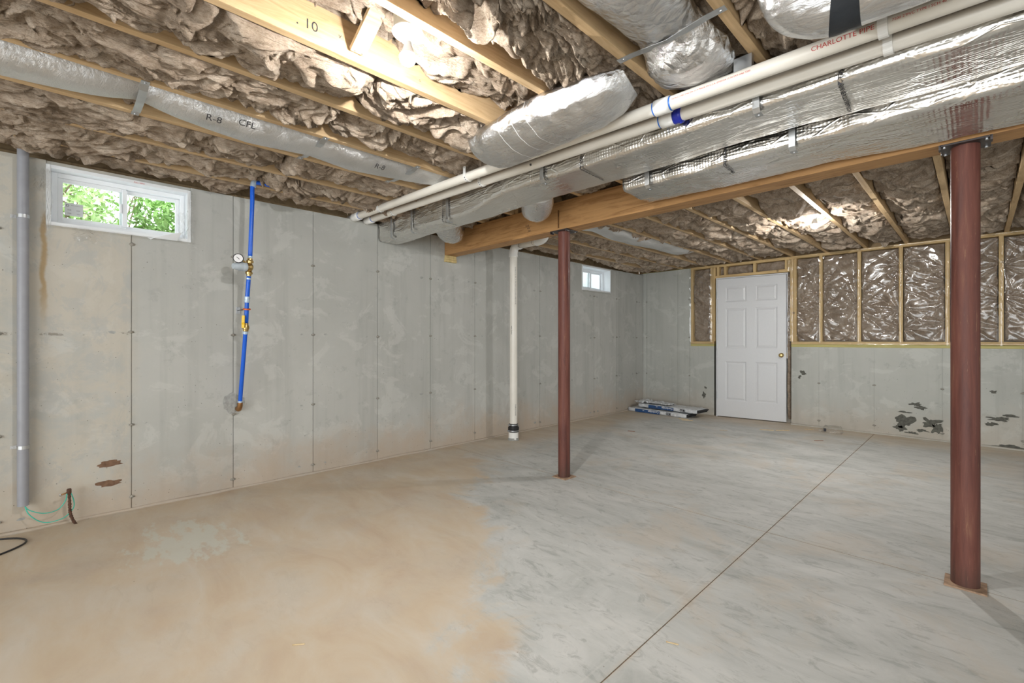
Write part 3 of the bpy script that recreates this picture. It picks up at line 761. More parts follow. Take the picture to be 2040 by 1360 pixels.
OV = {  # (side, bay, segment): h0, sag, eL, eR, amp
    ('n', 0, 1): (.015, .01, .03, .03, .8), ('n', 0, 0): (.015, .01, .03, .03, .8), ('n', 0, 2): (.01, .01, .03, .03, .8),
    ('n', 3, 0): (-.045, .0, .02, .02, .7), ('n', 3, 1): (-.045, .0, .02, .01, .7), ('n', 3, 2): (-.045, .0, .02, .01, .7),
    ('n', 5, 1): (.0, .03, .06, .05, 1.2), ('n', 6, 0): (-.045, .03, .06, .05, 1.2), ('n', 6, 1): (-.115, .02, .07, .04, .9), ('n', 6, 2): (-.10, .03, .075, .05, 1.1),
    ('n', 7, 1): (-.02, .04, .10, .03, 1.5), ('n', 7, 2): (-.015, .03, .11, .02, 1.3), ('n', 8, 1): (-.04, .01, .06, .03, 1.2), ('n', 8, 2): (-.07, .0, .05, .03, 1.0),
    ('n', 9, 1): (.0, .03, .05, .06, 1.4), ('n', 9, 2): (-.03, .03, .06, .06, 1.2),
}
segn = [(-2.15, -.28), (-.275, 1.03), (1.035, 2.955)]
segf = [(3.125, 4.42), (4.425, 5.78), (5.785, 7.10)]
segn_alt = [(-2.15, -.12), (-.115, .70), (.705, 1.42), (1.425, 2.955)]
sd = 0
for side, segs in (('n', segn), ('f', segf)):
    for bi, (xa, xb) in enumerate(bays):
        if side == 'f': xa, xb = (xa if bi == 0 else xa+.04), xb+.04
        x0, x1 = xa+(.0 if bi == 0 else .0195), xb-.0195
        xc, half = (x0+x1)/2, (x1-x0)/2
        for si, (y0, y1) in enumerate(segs):
            sd += 1
            r = np.random.RandomState(sd)
            j0 = 0 if si == 0 else r.uniform(-.15, .15)
            p = OV.get((side, bi, si))
            if p is None:
                p = (r.uniform(-.012, .012), r.uniform(.005, .03), r.uniform(.06, .13), r.uniform(.015, .05), r.uniform(.85, 1.25)) if side == 'n' else (r.uniform(-.01, .008), r.uniform(.0, .02), r.uniform(.05, .12), r.uniform(.01, .04), r.uniform(.7, 1.0))
            hid = (side == 'n' and (si == 0 and bi > 5 or bi > 10)) or (side == 'f' and bi > 11)
            if side == 'n': nu, nv = (76, int((y1-y0)*165)) if not hid else (24, 60)
            else: nu, nv = (44, 120) if not hid else (16, 30)
            A, B, H, F = batt_vf(half, y0, y1, nu, nv, sd*1.37, *p)
            V = np.stack([xc+A, B, ZJ-H], -1).reshape(-1, 3)
            where = ('camera side, %s from the beam' % ORD[2-si]) if side == 'n' else ('beyond the beam, %s from it' % ORD[si])
            o = mk('insulation_batt', V, F, MI, None, True)
            tag(o, 'brown fibreglass batt, %s joist bay from left wall, %s' % (ORD[bi], where), 'insulation', 'fibreglass batts between the ceiling joists')
            if not hid:
                for k in range(r.randint(2, 5) if side == 'n' else r.randint(0, 2)):
                    ii = r.randint(6, A.shape[0]-6); jj = r.randint(8, A.shape[1]-8)
                    q = (xc+A[ii, jj], B[ii, jj], ZJ-H[ii, jj]+.006)
                    tuft(o, q, r.uniform(.03, .075), r.uniform(.006, .022), float(r.uniform(0, 99)), MI, (r.uniform(-.7, .7), r.uniform(-.7, .7), -1))

# ================================================================== LAMPS
def lamp(x, y, jx, label):
    t = thing('keyless_lamp', (x, y, 2.318), label, 'lamp', 'bare-bulb ceiling lamps')
    b = lathe('junction_box', [(.050, .0), (.053, .004), (.053, .062), (.047, .066)], (x, y, 2.318), (0, 0, 1), MBOXP, t, 28)
    bm = bmesh.new(); bbox(bm, (min(x, jx), y-.035, 2.335), (max(x, jx), y+.035, 2.375), .002); from_bm('bracket', bm, MBOXP, t)
    for dy in (-.042, .042):
        lathe('nail', [(.0045, 0), (.0045, .003)], ((x+jx)/2+.02, y+dy, 2.34), (0, 0, -1), MGALV, t, 8, False)
    d = lathe('lamp_holder', [(.048, .0), (.057, .002), (.0585, .006), (.055, .011), (.040, .015), (.030, .020), (.0235, .028), (.0215, .040)], (x, y, 2.318), (0, 0, -1), MCERAM, t, 36)
    for a in (.6, 2.2, 3.9, 5.3): lathe('screw', [(.004, 0), (.0035, .002)], (x+.045*math.cos(a), y+.045*math.sin(a), 2.308), (0, 0, -1), MGALV, d, 8, False)
    lathe('bulb_collar', [(.0135, .036), (.0145, .050), (.019, .066), (.0265, .084), (.0285, .090)], (x, y, 2.318), (0, 0, -1), MCERAM, t, 28)
    arc = lambda a0, a1, k: [(.0305*math.cos(q), .098+.0305*math.sin(q)) for q in np.linspace(a0, a1, k)]
    gl = lathe('bulb_globe', [(.0285, .0905)]+arc(-.1, .50, 6), (x, y, 2.318), (0, 0, -1), MBULB2, t, 28)
    lathe('bulb_tip', arc(.50, 1.50, 9), (x, y, 2.318), (0, 0, -1), MBULB, gl, 28)
    return t
lamp(-1.508, .934, -1.449, 'glowing bare bulb on a white porcelain holder, nearer the camera')
lamp(-1.058, 4.98, -.999, 'glowing bare bulb on a white porcelain holder, beyond the beam')
cb = tube('cable', catmull([(-1.455, -.4, 2.40), (-1.457, .3, 2.385), (-1.458, .65, 2.36), (-1.465, .80, 2.345), (-1.475, .892, 2.345)], 8), .0065, MCABLE, None, 8, ry=.004)
tag(cb, 'white cable along the joist feeding the nearer bulb', 'cable')
cb = tube('cable', catmull([(-.96, 4.35, 2.44), (-.955, 4.55, 2.39), (-.953, 4.75, 2.37), (-.950, 4.95, 2.38)], 8), .0065, MCABLE, None, 8, ry=.004)
tag(cb, 'white cable beside the joist by the farther bulb', 'cable')
def brace(x0, z0, x1, z1, y, label):
    d = Vector((x1-x0, 0, z1-z0)); L = d.length; q = d.to_track_quat('X', 'Z').to_matrix().to_4x4()
    t = thing('bridging_block', ((x0+x1)/2, y, min(z0, z1)), label, 'bridging', 'wooden cross bridging between joists')
    box('strut', (-L/2, -.032, -.010), (L/2, .032, .010), MJ, t, .001, q.to_3x3(), ((x0+x1)/2, y, (z0+z1)/2))
    for k in (-1, 1): lathe('nail', [(.003, 0), (.003, .003)], (x0+d.x*.04, y+k*.015, z0+d.z*.04-.012), (0, 0, -1), MGALV, t, 6, False)
brace(-1.80, 2.345, -1.50, 2.50, .875, 'slanted wooden bridging strut beside the nearer bulb')
brace(-1.40, 2.50, -1.10, 2.37, 1.10, 'wooden bridging strut right of the joist behind the nearer bulb')

# ================================================================== DUCTS
def trunk(name, st, mat, label, seg=44, nx=260, amp=.006, sd=1, rc=.03, x_end=None):
    """rounded rectangular duct swept along x; st rows: x, y0, y1, z0, z1"""
    st = np.array(st, float); xs = np.linspace(st[0, 0], st[-1, 0], nx)
    Y0, Y1, Z0, Z1 = [np.interp(xs, st[:, 0], st[:, k]) for k in (1, 2, 3, 4)]
    # unit rounded square by angle
    per = []; m = seg//4
    for cx, cy, a0 in ((1, 1, 0), (-1, 1, 90), (-1, -1, 180), (1, -1, 270)):
        for k in range(m):
            per.append((cx, cy, math.radians(a0+90*(k/(m-1)))))
    per = np.array(per); n = len(per)
    hy = (Y1-Y0)/2; hz = (Z1-Z0)/2; cy = (Y0+Y1)/2; cz = (Z0+Z1)/2
    P = np.zeros((nx, n, 3)); P[:, :, 0] = xs[:, None]
    dy, dz = np.cos(per[:, 2]), np.sin(per[:, 2])
    P[:, :, 1] = cy[:, None]+(hy[:, None]-rc)*per[:, 0]+rc*dy
    P[:, :, 2] = cz[:, None]+(hz[:, None]-rc)*per[:, 1]+rc*dz
    # densify flat sides
    Q = []
    for k in range(n):
        k2 = (k+1) % n; Q.append(P[:, k])
        if (k+1) % m == 0:
            for t in np.linspace(0, 1, 9)[1:-1]: Q.append(P[:, k]*(1-t)+P[:, k2]*t)
    Q = np.stack(Q, 1); n = Q.shape[1]
    c = np.stack([xs, cy, cz], -1)[:, None, :]; d = Q-c; d[:, :, 0] = 0; d /= np.linalg.norm(d, axis=2)[:, :, None]
    nz = amp*(1.0*perlin(Q[..., 0]*3.0, Q[..., 1]*7, Q[..., 2]*7+sd)+.6*perlin(Q[..., 0]*9, Q[..., 1]*16, Q[..., 2]*16+sd)+.35*perlin(Q[..., 0]*24, Q[..., 1]*30, Q[..., 2]*30+sd))
    sagz = np.where(d[:, :, 2] < -.3, -.004*np.cos(xs*5.0+sd)[:, None]-.004, 0)
    Q = Q+d*nz[:, :, None]; Q[:, :, 2] += sagz; Q[..., 2] = np.minimum(Q[..., 2], 2.3085)
    i = np.arange(nx-1)[:, None]; j = np.arange(n)[None, :]
    F = np.stack([i*n+j, i*n+(j+1) % n, (i+1)*n+(j+1) % n, (i+1)*n+j], -1).reshape(-1, 4)
    V = list(Q.reshape(-1, 3)); Fl = [tuple(f) for f in F]
    Fl.append(tuple(range(n-1, -1, -1)))
    return np.array(V), Fl
GD = 'silver duct runs along the beam'
d1 = thing('supply_trunk', (-1.0, 2.3, 2.1), 'long foil-wrapped trunk duct just behind the white pipes, reaching the left wall', 'duct', GD)
V, F = trunk('a', [(-4.045, 2.18, 2.40, 2.108, 2.303), (-2.74, 2.18, 2.40, 2.110, 2.303), (-2.26, 2.148, 2.488, 2.156, 2.303), (-.5, 2.148, 2.488, 2.156, 2.303), (-.1, 2.15, 2.49, 2.15, 2.303), (4.0, 2.15, 2.49, 2.15, 2.303)], MFW, '', sd=1)
o = mk('duct_wrap', V, F, MFW, d1, True)
d2 = thing('return_trunk', (0.5, 2.72, 2.1), 'foil-wrapped duct against the beam face, closed end near the middle column', 'duct', GD)
V, F = trunk('b', [(-1.575, 2.535, 2.90, 2.098, 2.303), (-.6, 2.535, 2.925, 2.098, 2.303), (-.25, 2.50, 2.945, 2.085, 2.303), (4.0, 2.505, 2.945, 2.085, 2.303)], MFW, '', sd=5, amp=.008)
mk('duct_wrap', V, F, MFW, d2, True)
# straps that hold the ducts, printed bands on the wrap, seam tapes
def ustrap(x, y0, z0, y1, par, w=.028):
    strip('hanger_strap', [(x, y0-.004, 2.308), (x, y0-.004, z0+.05), (x, y0-.003, z0+.006), (x, y0+.012, z0-.010), (x, y0+.05, z0-.011)], (1, 0, 0), w, .002, MGALV, par)
    lathe('screw', [(.005, 0), (.004, .003)], (x, y0+.035, z0-.011), (0, 0, -1), MGALV, par, 8, False)
for x, z0 in ((-3.78, 2.10), (-3.44, 2.10), (-2.93, 2.10)): ustrap(x, 2.172, z0, 2.40, d1)
for x in (-1.905, -.67, .6): ustrap(x, 2.138, 2.148, 2.49, d1)
for x in (-1.40, -.63, .5): ustrap(x, 2.525, 2.085, 2.9, d2)
def band(par, x, y0, y1, z0, z1, body, size, lean):
    """line of black print that wraps from the front face round the corner onto the underside"""
    H = z1-z0
    def fn(s, t):
        xx = x-t+lean*s
        if s < H: return (xx, y0-.0075, z1-s)
        return (xx, y0+(s-H)-.004, z0-.0125)
    lettering(body, size, fn, MINK, par, name='printed_band', bold=.0008)
band(d1, -2.98, 2.18, 2.40, 2.112, 2.29, 'R-8 DUCT WRAP REFLECTIVE INSULATION', .017, -.05)
band(d1, -1.60, 2.15, 2.49, 2.156, 2.25, 'R-8 DUCT WRAP REFLECTIVE INSULATION', .018, -.05)
band(d1, -.36, 2.148, 2.49, 2.153, 2.25, 'R-8 DUCT WRAP REFLECTIVE INSULATION', .020, -.05)
band(d2, -.93, 2.533, 2.92, 2.098, 2.30, 'R-8 DUCT WRAP REFLECTIVE INSULATION', .019, -.05)
def wrinkle(n, seg, sd, k=1.0, spiral=0.0):
    i = np.linspace(0, 1, n)[:, None]; a = np.linspace(0, 2*np.pi, seg, endpoint=False)[None, :]
    c, s = np.cos(a), np.sin(a)
    return k*(.07*perlin(c*1.4+sd, s*1.4, i*9)+.05*perlin(c*4+sd, s*4, i*16)+.025*perlin(c*9+sd, s*9, i*40)+spiral*.02*np.sin(i*n*1.1))
def flex(name, pts, r, ry, mat, label, cat='duct', seg=40, sub=14, sd=0, k=1.0, group=None, parent=None):
    P = catmull(pts, sub); n = len(P)
    rr = np.interp(np.linspace(0, 1, n), np.linspace(0, 1, len(r)), r) if hasattr(r, '__len__') else r
    ry2 = np.interp(np.linspace(0, 1, n), np.linspace(0, 1, len(ry)), ry) if hasattr(ry, '__len__') else ry
    V, F = tube_vf(P, rr, seg, True, ry2, wrinkle(n, seg, sd, k))
    o = mk(name, V, F, mat, parent, True)
    if parent is None: tag(o, label, cat, group)
    return o
# branch ducts dropping off the trunk towards the beam
flex('branch_takeoff', [(-3.28, 2.43, 2.215), (-3.45, 2.56, 2.205), (-3.60, 2.72, 2.19), (-3.66, 2.86, 2.235), (-3.66, 2.88, 2.42)], [.075, .085, .09, .06, .04], [.11, .12, .12, .05, .035], MFC, 'crumpled foil branch duct between trunk and beam, nearest the left wall', sd=3, group='foil branch ducts behind the trunk')
flex('branch_takeoff', [(-2.28, 2.52, 2.235), (-2.36, 2.60, 2.215), (-2.48, 2.72, 2.195), (-2.55, 2.84, 2.23), (-2.55, 2.89, 2.42)], [.07, .085, .09, .065, .05], [.11, .125, .12, .06, .04], MFX, 'smooth foil branch duct stub below the trunk beside the beam', sd=8, k=.5, group='foil branch ducts behind the trunk')
# grey flex in the fourth bay, held by straps
fy = np.array([-2.1, -1.2, -.5, -.2, .10, .27, .45, .75, 1.08, 1.35, 1.69, 1.85, 2.02])
fz = np.array([2.36, 2.345, 2.345, 2.345, 2.352, 2.362, 2.352, 2.345, 2.352, 2.347, 2.352, 2.36, 2.37])
frz = np.array([.09, .095, .095, .092, .075, .052, .075, .092, .046+.03, .092, .07, .08, .08])
fry = np.array([.135, .14, .14, .14, .115, .085, .115, .14, .135, .14, .125, .12, .11])
fx = -2.815+0*fy; fx[-1] = -2.74; fx[-2] = -2.78
fd = flex('flex_duct', np.stack([fx, fy, fz], -1), frz, fry, MFG, 'grey insulated flex duct strapped under the fourth joist bay, camera side', sub=22, seg=56, sd=12, k=.32, group='insulated flex ducts in the joist bays')
fr8 = lambda Y, s: (lambda x, y: (-2.715-.9*y, Y+x, 2.283-.18*y))
def flex_text(body, size, Y, a0, par, cx=-2.815, cz=2.347, ryy=.146, rzz=.098):
    def fn(x, y):
        a = a0+y/.12; return (cx+ryy*math.cos(a), Y+x, cz+rzz*math.sin(a))
    lettering(body, size, fn, MINK, par, 2, name='printed_mark')
flex_text('R-8', .05, .52, -.95, fd); flex_text('R-8', .05, 1.44, -.95, fd); flex_text('CFL', .05, .66, -.75, fd)
for y, (dx0, dx1) in zip((.272, 1.083, 1.698), ((0, 0), (0, 0), (0, 0))):
    t = thing('duct_strap', (-2.815, y, 2.302), 'galvanised strap under the grey flex duct, %s along it from the left picture edge' % ORD[[.272, 1.083, 1.698].index(y)], 'strap', 'galvanised straps under the grey flex duct')
    strip('strap', [(-3.029, y, 2.3085), (-2.99, y, 2.3085), (-2.95, y, 2.296), (-2.815, y, 2.290), (-2.68, y, 2.296), (-2.64, y, 2.3085), (-2.601, y, 2.3085)], (0, 1, 0), .032, .002, MGALV, t)
    for x in (-3.01, -2.62): lathe('screw', [(.005, 0), (.004, .003)], (x, y, 2.3072), (0, 0, -1), MGALV, t, 8, False)
# flex beyond the beam
flex('flex_duct', [(-2.80, 3.14, 2.36), (-2.78, 3.6, 2.335), (-2.78, 4.0, 2.345), (-2.78, 4.4, 2.335), (-2.77, 4.8, 2.335), (-2.76, 5.3, 2.338), (-2.74, 5.75, 2.345), (-2.72, 6.1, 2.40)], [.08, .08, .055, .08, .075, .055, .07, .06], [.12, .13, .12, .13, .13, .12, .13, .10], MFG, 'grey insulated flex duct in the ceiling beyond the beam', sub=16, sd=15, k=.7, group='insulated flex ducts in the joist bays')
# bulging silver boot in front of the pipes
boot = thing('foil_boot', (-1.45, 1.76, 2.17), 'bulging silver insulated duct hanging below the joists in front of the pipes', 'duct', 'silver insulated ducts below the near joists')
P = catmull([(-1.985, 1.79, 2.262), (-1.95, 1.785, 2.260), (-1.85, 1.775, 2.258), (-1.65, 1.768, 2.262), (-1.45, 1.768, 2.266), (-1.30, 1.775, 2.270), (-1.17, 1.79, 2.285), (-1.09, 1.81, 2.32)], 16); n_ = len(P)
q = np.linspace(0, 1, n_); rr = np.interp(q, [0, .03, .10, .3, .6, .8, 1], [.025, .075, .102, .108, .104, .095, .06]); ry_ = np.interp(q, [0, .03, .10, .3, .6, .8, 1], [.06, .125, .170, .180, .178, .165, .11])
V, F = tube_vf(P, rr, 52, True, ry_, wrinkle(n_, 52, 22, .75)); V[:, 2] = np.minimum(V[:, 2], 2.3075); V[:, 1] = np.minimum(V[:, 1], 1.922)
mk('duct_skin', V, F, MFX, boot, True)
for x in (-1.72, -1.62, -1.53):
    k = int(np.argmin(abs(P[:, 0]-x))); V, F = tube_vf(P[k-1:k+2], rr[k]*1.012, 52, False, ry_[k]*1.012, np.tile(wrinkle(n_, 52, 22, .75)[k], (3, 1)))
    V[:, 0] = x+(V[:, 0]-V[:, 0].mean())*.06; V[:, 2] = np.minimum(V[:, 2], 2.308); V[:, 1] = np.minimum(V[:, 1], 1.923)
    mk('stitch_seam', V, F, MWHITE, boot, True)
# crumpled flex coming down the ninth bay into the trunk
cd = flex('flex_duct', [(-.83, -.6, 2.43), (-.83, .4, 2.41), (-.83, .9, 2.385), (-.83, 1.3, 2.36), (-.83, 1.63, 2.352), (-.835, 1.80, 2.31), (-.85, 1.94, 2.315), (-.86, 2.10, 2.345)], [.10, .10, .10, .09, .055, .075, .06, .04], [.155, .155, .155, .15, .12, .16, .16, .12], MFC, 'crumpled silver flex duct between two joists above the white pipes', sub=18, seg=60, sd=31, k=.8, group='silver insulated ducts below the near joists')
t = thing('duct_strap', (-.83, 1.648, 2.30), 'long galvanised strap across two joists under the crumpled silver duct', 'strap')
strip('strap', [(-1.045, 1.651, 2.3085), (-.98, 1.650, 2.3075), (-.83, 1.648, 2.290), (-.68, 1.646, 2.3075), (-.612, 1.645, 2.3085)], (0, 1, 0), .030, .002, MGALV, t)
for x in (-1.02, -.63): lathe('screw', [(.005, 0), (.004, .003)], (x, 1.648, 2.3072), (0, 0, -1), MGALV, t, 8, False)
# taped flex at the top right corner of the picture
tf = thing('taped_flex', (-.2, 1.74, 2.17), 'silver flex duct with a black tape band above the lettered pipe', 'duct', 'silver insulated ducts below the near joists')
P = catmull([(-.36, 1.55, 2.40), (-.40, 1.66, 2.32), (-.365, 1.74, 2.275), (-.24, 1.765, 2.262), (0.0, 1.77, 2.262), (.4, 1.77, 2.265), (1.0, 1.76, 2.27)], 16); n_ = len(P)
wr = wrinkle(n_, 44, 41, .45)
rr = np.interp(np.linspace(0, 1, n_), [0, .3, .5, 1], [.08, .095, .092, .09])
V, F = tube_vf(P, rr*1.012, 44, False, rr*1.35*1.012, wr); TV = V.copy()
V, F = tube_vf(P, rr, 44, True, rr*1.35, wr); V[:, 2] = np.minimum(V[:, 2], np.where(V[:, 1] > 1.60, 2.3075, 2.5)); V[:, 1] = np.minimum(V[:, 1], 1.920); mk('duct_skin', V, F, MFX, tf, True)
k0 = int(np.argmin(abs(P[:, 0]+.325)+10*(P[:, 1] < 1.7))); k1 = k0+9
V = TV[k0*44:k1*44]; V[:, 2] = np.minimum(V[:, 2], 2.308); V[:, 1] = np.minimum(V[:, 1], 1.922); m_ = k1-k0
i = np.arange(m_-1)[:, None]; j = np.arange(44)[None, :]
mk('tape_band', V, np.stack([i*44+j, i*44+(j+1) % 44, (i+1)*44+(j+1) % 44, (i+1)*44+j], -1).reshape(-1, 4), MTAPE, tf, True)
fc = flex('foil_collar', [(-1.00, 2.10, 2.284), (-.85, 2.105, 2.285), (-.70, 2.10, 2.284), (-.55, 2.10, 2.285), (-.40, 2.105, 2.285), (-.33, 2.10, 2.284)], [.012, .02, .019, .021, .02, .012], [.03, .045, .04, .045, .04, .03], MFC, 'crumpled foil lying over the pipes below the joist ends', sub=14, seg=28, sd=51, k=1.2)
# ================================================================== WHITE PIPES
def pipe_c(k, x):     # centre line of pipe k at x (they fall slightly towards the right)
    z = 2.285-.0198*(x+4.0)
    return (x, (1.935+.011*(x+4.0)) if k == 0 else (2.062+.011*(x+4.0)*.9), z-(.0 if k == 0 else .004))
PR = .0302
pipes = []
for k, lab in enumerate(('front white plastic pipe with red lettering, running under the joists', 'rear white plastic pipe tucked between lettered pipe and foil duct')):
    t = thing('plastic_pipe', pipe_c(k, -1.0), lab, 'pipe', 'pair of white plastic pipes'); pipes.append(t)
    xs = np.linspace(-4.20 if k == 0 else -4.20, 4.0, 30)
    tube('pipe', [pipe_c(k, x) for x in xs], PR, MPVC, t, 28)
    def ring(nm, x0, x1, r, mat, par=t, k=k):
        return tube(nm, [pipe_c(k, x) for x in np.linspace(x0, x1, 4)], r, mat, par, 28)
    cx = -1.01 if k == 0 else -1.045
    ring('coupling', cx-.036, cx+.036, PR+.0055, MPVW)
    ring('primer_ring', cx-.044, cx-.036, PR+.0012, MBLUEP)
    if k == 0: ring('primer_ring', cx+.036, cx+.043, PR+.0012, MBLUEP)
    else: ring('primer_ring', cx+.030, cx+.070, PR+.0062, MDBLUE)
    ring('wall_sleeve', -4.06, -3.93, PR+.007, MPVW); ring('primer_ring', -3.93, -3.922, PR+.0015, MBLUEP)
    # plastic J hangers
    for hx in (-3.56, -2.40):
        c = np.array(pipe_c(k, hx)); R = PR+.003; P = [c+np.array((0, -R, zz)) for zz in ((.30-.0 if k == 0 else .05), .10 if k == 0 else .03, .0)]
        P[0][2] = min(P[0][2], 2.40)
        P += [c+R*np.array((0, -math.cos(a), -math.sin(a))) for a in np.linspace(.2, math.pi*.95, 14)]
        P = np.array(P); P[:, 0] = hx
        h = strip('j_hanger', P, (1, 0, 0), .024, .0035, MPVW, t)
        for a in np.linspace(.4, 2.6, 6):
            p = c+(R+.0022)*np.array((0, -math.cos(a), -math.sin(a))); p[0] = hx
            lathe('hanger_hole', [(.0035, 0), (.0035, .0006)], tuple(p), (0, -math.cos(a), -math.sin(a)), MINK, h, 8, False)
        if k == 0:
            for zz in np.arange(.05, .12, .018): lathe('hanger_hole', [(.0035, 0), (.0035, .0006)], (hx, c[1]-R-.0018, c[2]+zz), (0, -1, 0), MINK, h, 8, False)
    for hx in (-.222,):
        c = np.array(pipe_c(k, hx)); R = PR+.004
        P = [c+np.array((0, R, .06)), c+np.array((0, R, .02))]+[c+R*np.array((0, math.cos(a), math.sin(a))) for a in np.linspace(0, -math.pi, 14)]+[c+np.array((0, -R, .03)), c+np.array((0, -R, .085))]
        P = np.array(P); P[:, 0] = hx; P[:, 2] = np.minimum(P[:, 2], 2.306); strip('pipe_clamp', P, (1, 0, 0), .027, .005, MPVW, t)
def on_pipe(k, x0, phi0, r=PR+.0006, flip=1):
    def fn(x, y):
        c = pipe_c(k, x0+x); a = phi0+y/r
        return (c[0], c[1]-r*math.cos(a), c[2]+r*math.sin(a))
    return fn
lettering('CHARLOTTE PIPE', .0235, on_pipe(0, -.425, math.radians(-22)), MINKR, pipes[0], 6)
lettering('7200 2"PVC TYPE I SCH 40', .0115, on_pipe(0, -.197, math.radians(-14)), MINKR, pipes[0], 3)
lettering('R. PLBG', .007, on_pipe(0, -.232, math.radians(-10)), MINKR, pipes[0], 2)
lettering('NCN E 1785-2 R6 DR-11-P MADE IN U.S.A. 07/07/24 11:34 EXT.A4# 7200', .0105, on_pipe(0, -.955, math.radians(-4)), MINKR, pipes[0], 2)
lettering('IIII', .016, on_pipe(1, -1.93, math.radians(-30)), MINK, pipes[1], 3, bold=.001)
bt = nub((-.985, 2.095, 2.196), 0, (.020, .012, .014), MDBLUE, None, 'blue_tape_scrap'); tag(bt, 'scrap of dark blue tape hanging off the rear white pipe', 'tape')
sb = box('duct_bracket', (-.705, 1.975, 2.225), (-.635, 2.0, 2.309), MGALV, None, .001); tag(sb, 'galvanised strap tab on the joist end above the lettered pipe', 'bracket')

# ================================================================== DRAIN STACK
dr = thing('drain_pipe', (-3.775, 3.745, 0), 'white vertical drain pipe with black rubber coupling by the left wall', 'pipe')
cx, cy, r3 = -3.775, 3.745, .0445
lathe('floor_stub', [(.057, -.0), (.057, .115)], (cx, cy, 0), (0, 0, 1), MPVW, dr, 32)
rb = lathe('rubber_coupling', [(.060, .095), (.063, .10), (.063, .118), (.064, .12), (.064, .150), (.062, .152), (.0525, .153), (.0525, .185), (.050, .190)], (cx, cy, 0), (0, 0, 1), MBLACK, dr, 32)
for z, r in ((.106, .0645), (.172, .0535)): lathe('hose_clamp', [(r, 0), (r, .011)], (cx, cy, z), (0, 0, 1), MGALV, rb, 32)
for z, r in ((.106, .066), (.172, .055)): box('clamp_screw', (cx-.010-.02, cy-r-.010, z-.002), (cx+.012-.02, cy-r+.004, z+.013), MGALV, rb, .002)
bm = bmesh.new()
for a in np.linspace(0, 6.28, 16)[:-1]:
    h = float(rng.uniform(.008, .035)); bbox(bm, (-.012, -.004, -h/2), (.012, .004, h/2), .001, Matrix.Rotation(a+math.pi/2, 3, 'Z'), (cx+.0585*math.cos(a), cy+.0585*math.sin(a), h/2))
mo = from_bm('mortar_smear', bm, MPATCH, dr); tag(mo, kind='stuff')
lathe('riser', [(r3, .19), (r3, 2.17)], (cx, cy, 0), (0, 0, 1), MPVC, dr, 32)
el = catmull([(cx, cy, 2.12), (cx, cy, 2.17), (cx+.014, cy, 2.215), (cx+.05, cy, 2.242), (cx+.10, cy, 2.245)], 8); tube('elbow', el, r3+.005, MPVW, dr, 28)
tube('cross_pipe', [(cx+.09, cy, 2.245), (cx+.40, cy, 2.247)], r3, MPVC, dr, 28)
el = catmull([(cx+.37, cy, 2.246), (cx+.42, cy, 2.248), (cx+.465, cy, 2.268), (cx+.485, cy, 2.315), (cx+.487, cy, 2.37)], 8); tube('elbow', el, r3+.005, MPVW, dr, 28)
for P, rr_ in (((cx, cy, 2.118), r3+.008),): lathe('hub_rim', [(rr_, 0), (rr_, .014)], P, (0, 0, 1), MPVW, dr, 32)
lathe('hub_rim', [(r3+.008, 0), (r3+.008, .012)], (cx+.095, cy, 2.245), (1, 0, 0), MPVW, dr, 32)
lathe('hub_rim', [(r3+.008, 0), (r3+.008, .012)], (cx+.362, cy, 2.247), (1, 0, 0), MPVW, dr, 32)
for x in (.13, .33): strip('pencil_line', [(cx+x+.01*math.sin(a*3), cy-(r3+.0006)*math.cos(a), 2.246+(r3+.0006)*math.sin(a)) for a in np.linspace(-1.2, .9, 12)], (1, 0, 0), .003, .0006, MINK, dr)
def on_riser(z0, ph, size):
    def fn(x, y):
        a = ph+y/r3; return (cx+(r3+.0006)*math.sin(a)*.71-(r3+.0006)*math.cos(a)*-.71*0+0, cy, z0+x)
    return fn
def riser_txt(z0, ang):
    # letters run downwards on the side that faces the room
    def fn(x, y):
        a = ang+y/r3; return (cx+(r3+.0007)*math.cos(a), cy+(r3+.0007)*math.sin(a), z0-x)
    return fn
lettering('CHARLOTTE PIPE  3" PVC-DWV CELLULAR CORE SCH 40', .017, riser_txt(2.0, -.35), MINK, dr, 2)
lettering('CHARLOTTE PIPE', .017, riser_txt(.42, -.35), MINK, dr, 2)
lettering('NSF-DWV', .022, riser_txt(1.32, -1.5), MINK, dr, 2)

# ================================================================== GREY CONDUIT AND EARTH WIRES
cx, cy = XL+.040, -.158
cn = thing('conduit', (cx, cy, .163), 'grey plastic conduit strapped upright to the left wall beside the window', 'conduit')
bm = bmesh.new(); V, F = tube_vf([(cx, cy, .163), (cx, cy, .8), (cx, cy, 1.5), (cx, cy, 2.36)], .0255, 24, False)
mk('pipe', V, F, MGREY, cn, True)
lathe('dark_bore', [(.0225, 0), (.0225, .002)], (cx, cy, .168), (0, 0, 1), MINK, cn, 24)
for z in (.514, 1.897):
    P = [(XL+.004, cy-.055, z), (XL+.004, cy-.03, z), (XL+.012, cy-.027, z)]+[(cx+.027*math.sin(a)*1, cy-.027*math.cos(a), z) for a in np.linspace(0, math.pi, 12)]+[(XL+.012, cy+.027, z)]
    strip('conduit_strap', P, (0, 0, 1), .020, .0025, MGALV, cn)
    lathe('screw', [(.006, 0), (.005, .004)], (XL+.005, cy-.045, z), (1, 0, 0), MGALV, cn, 8, False)
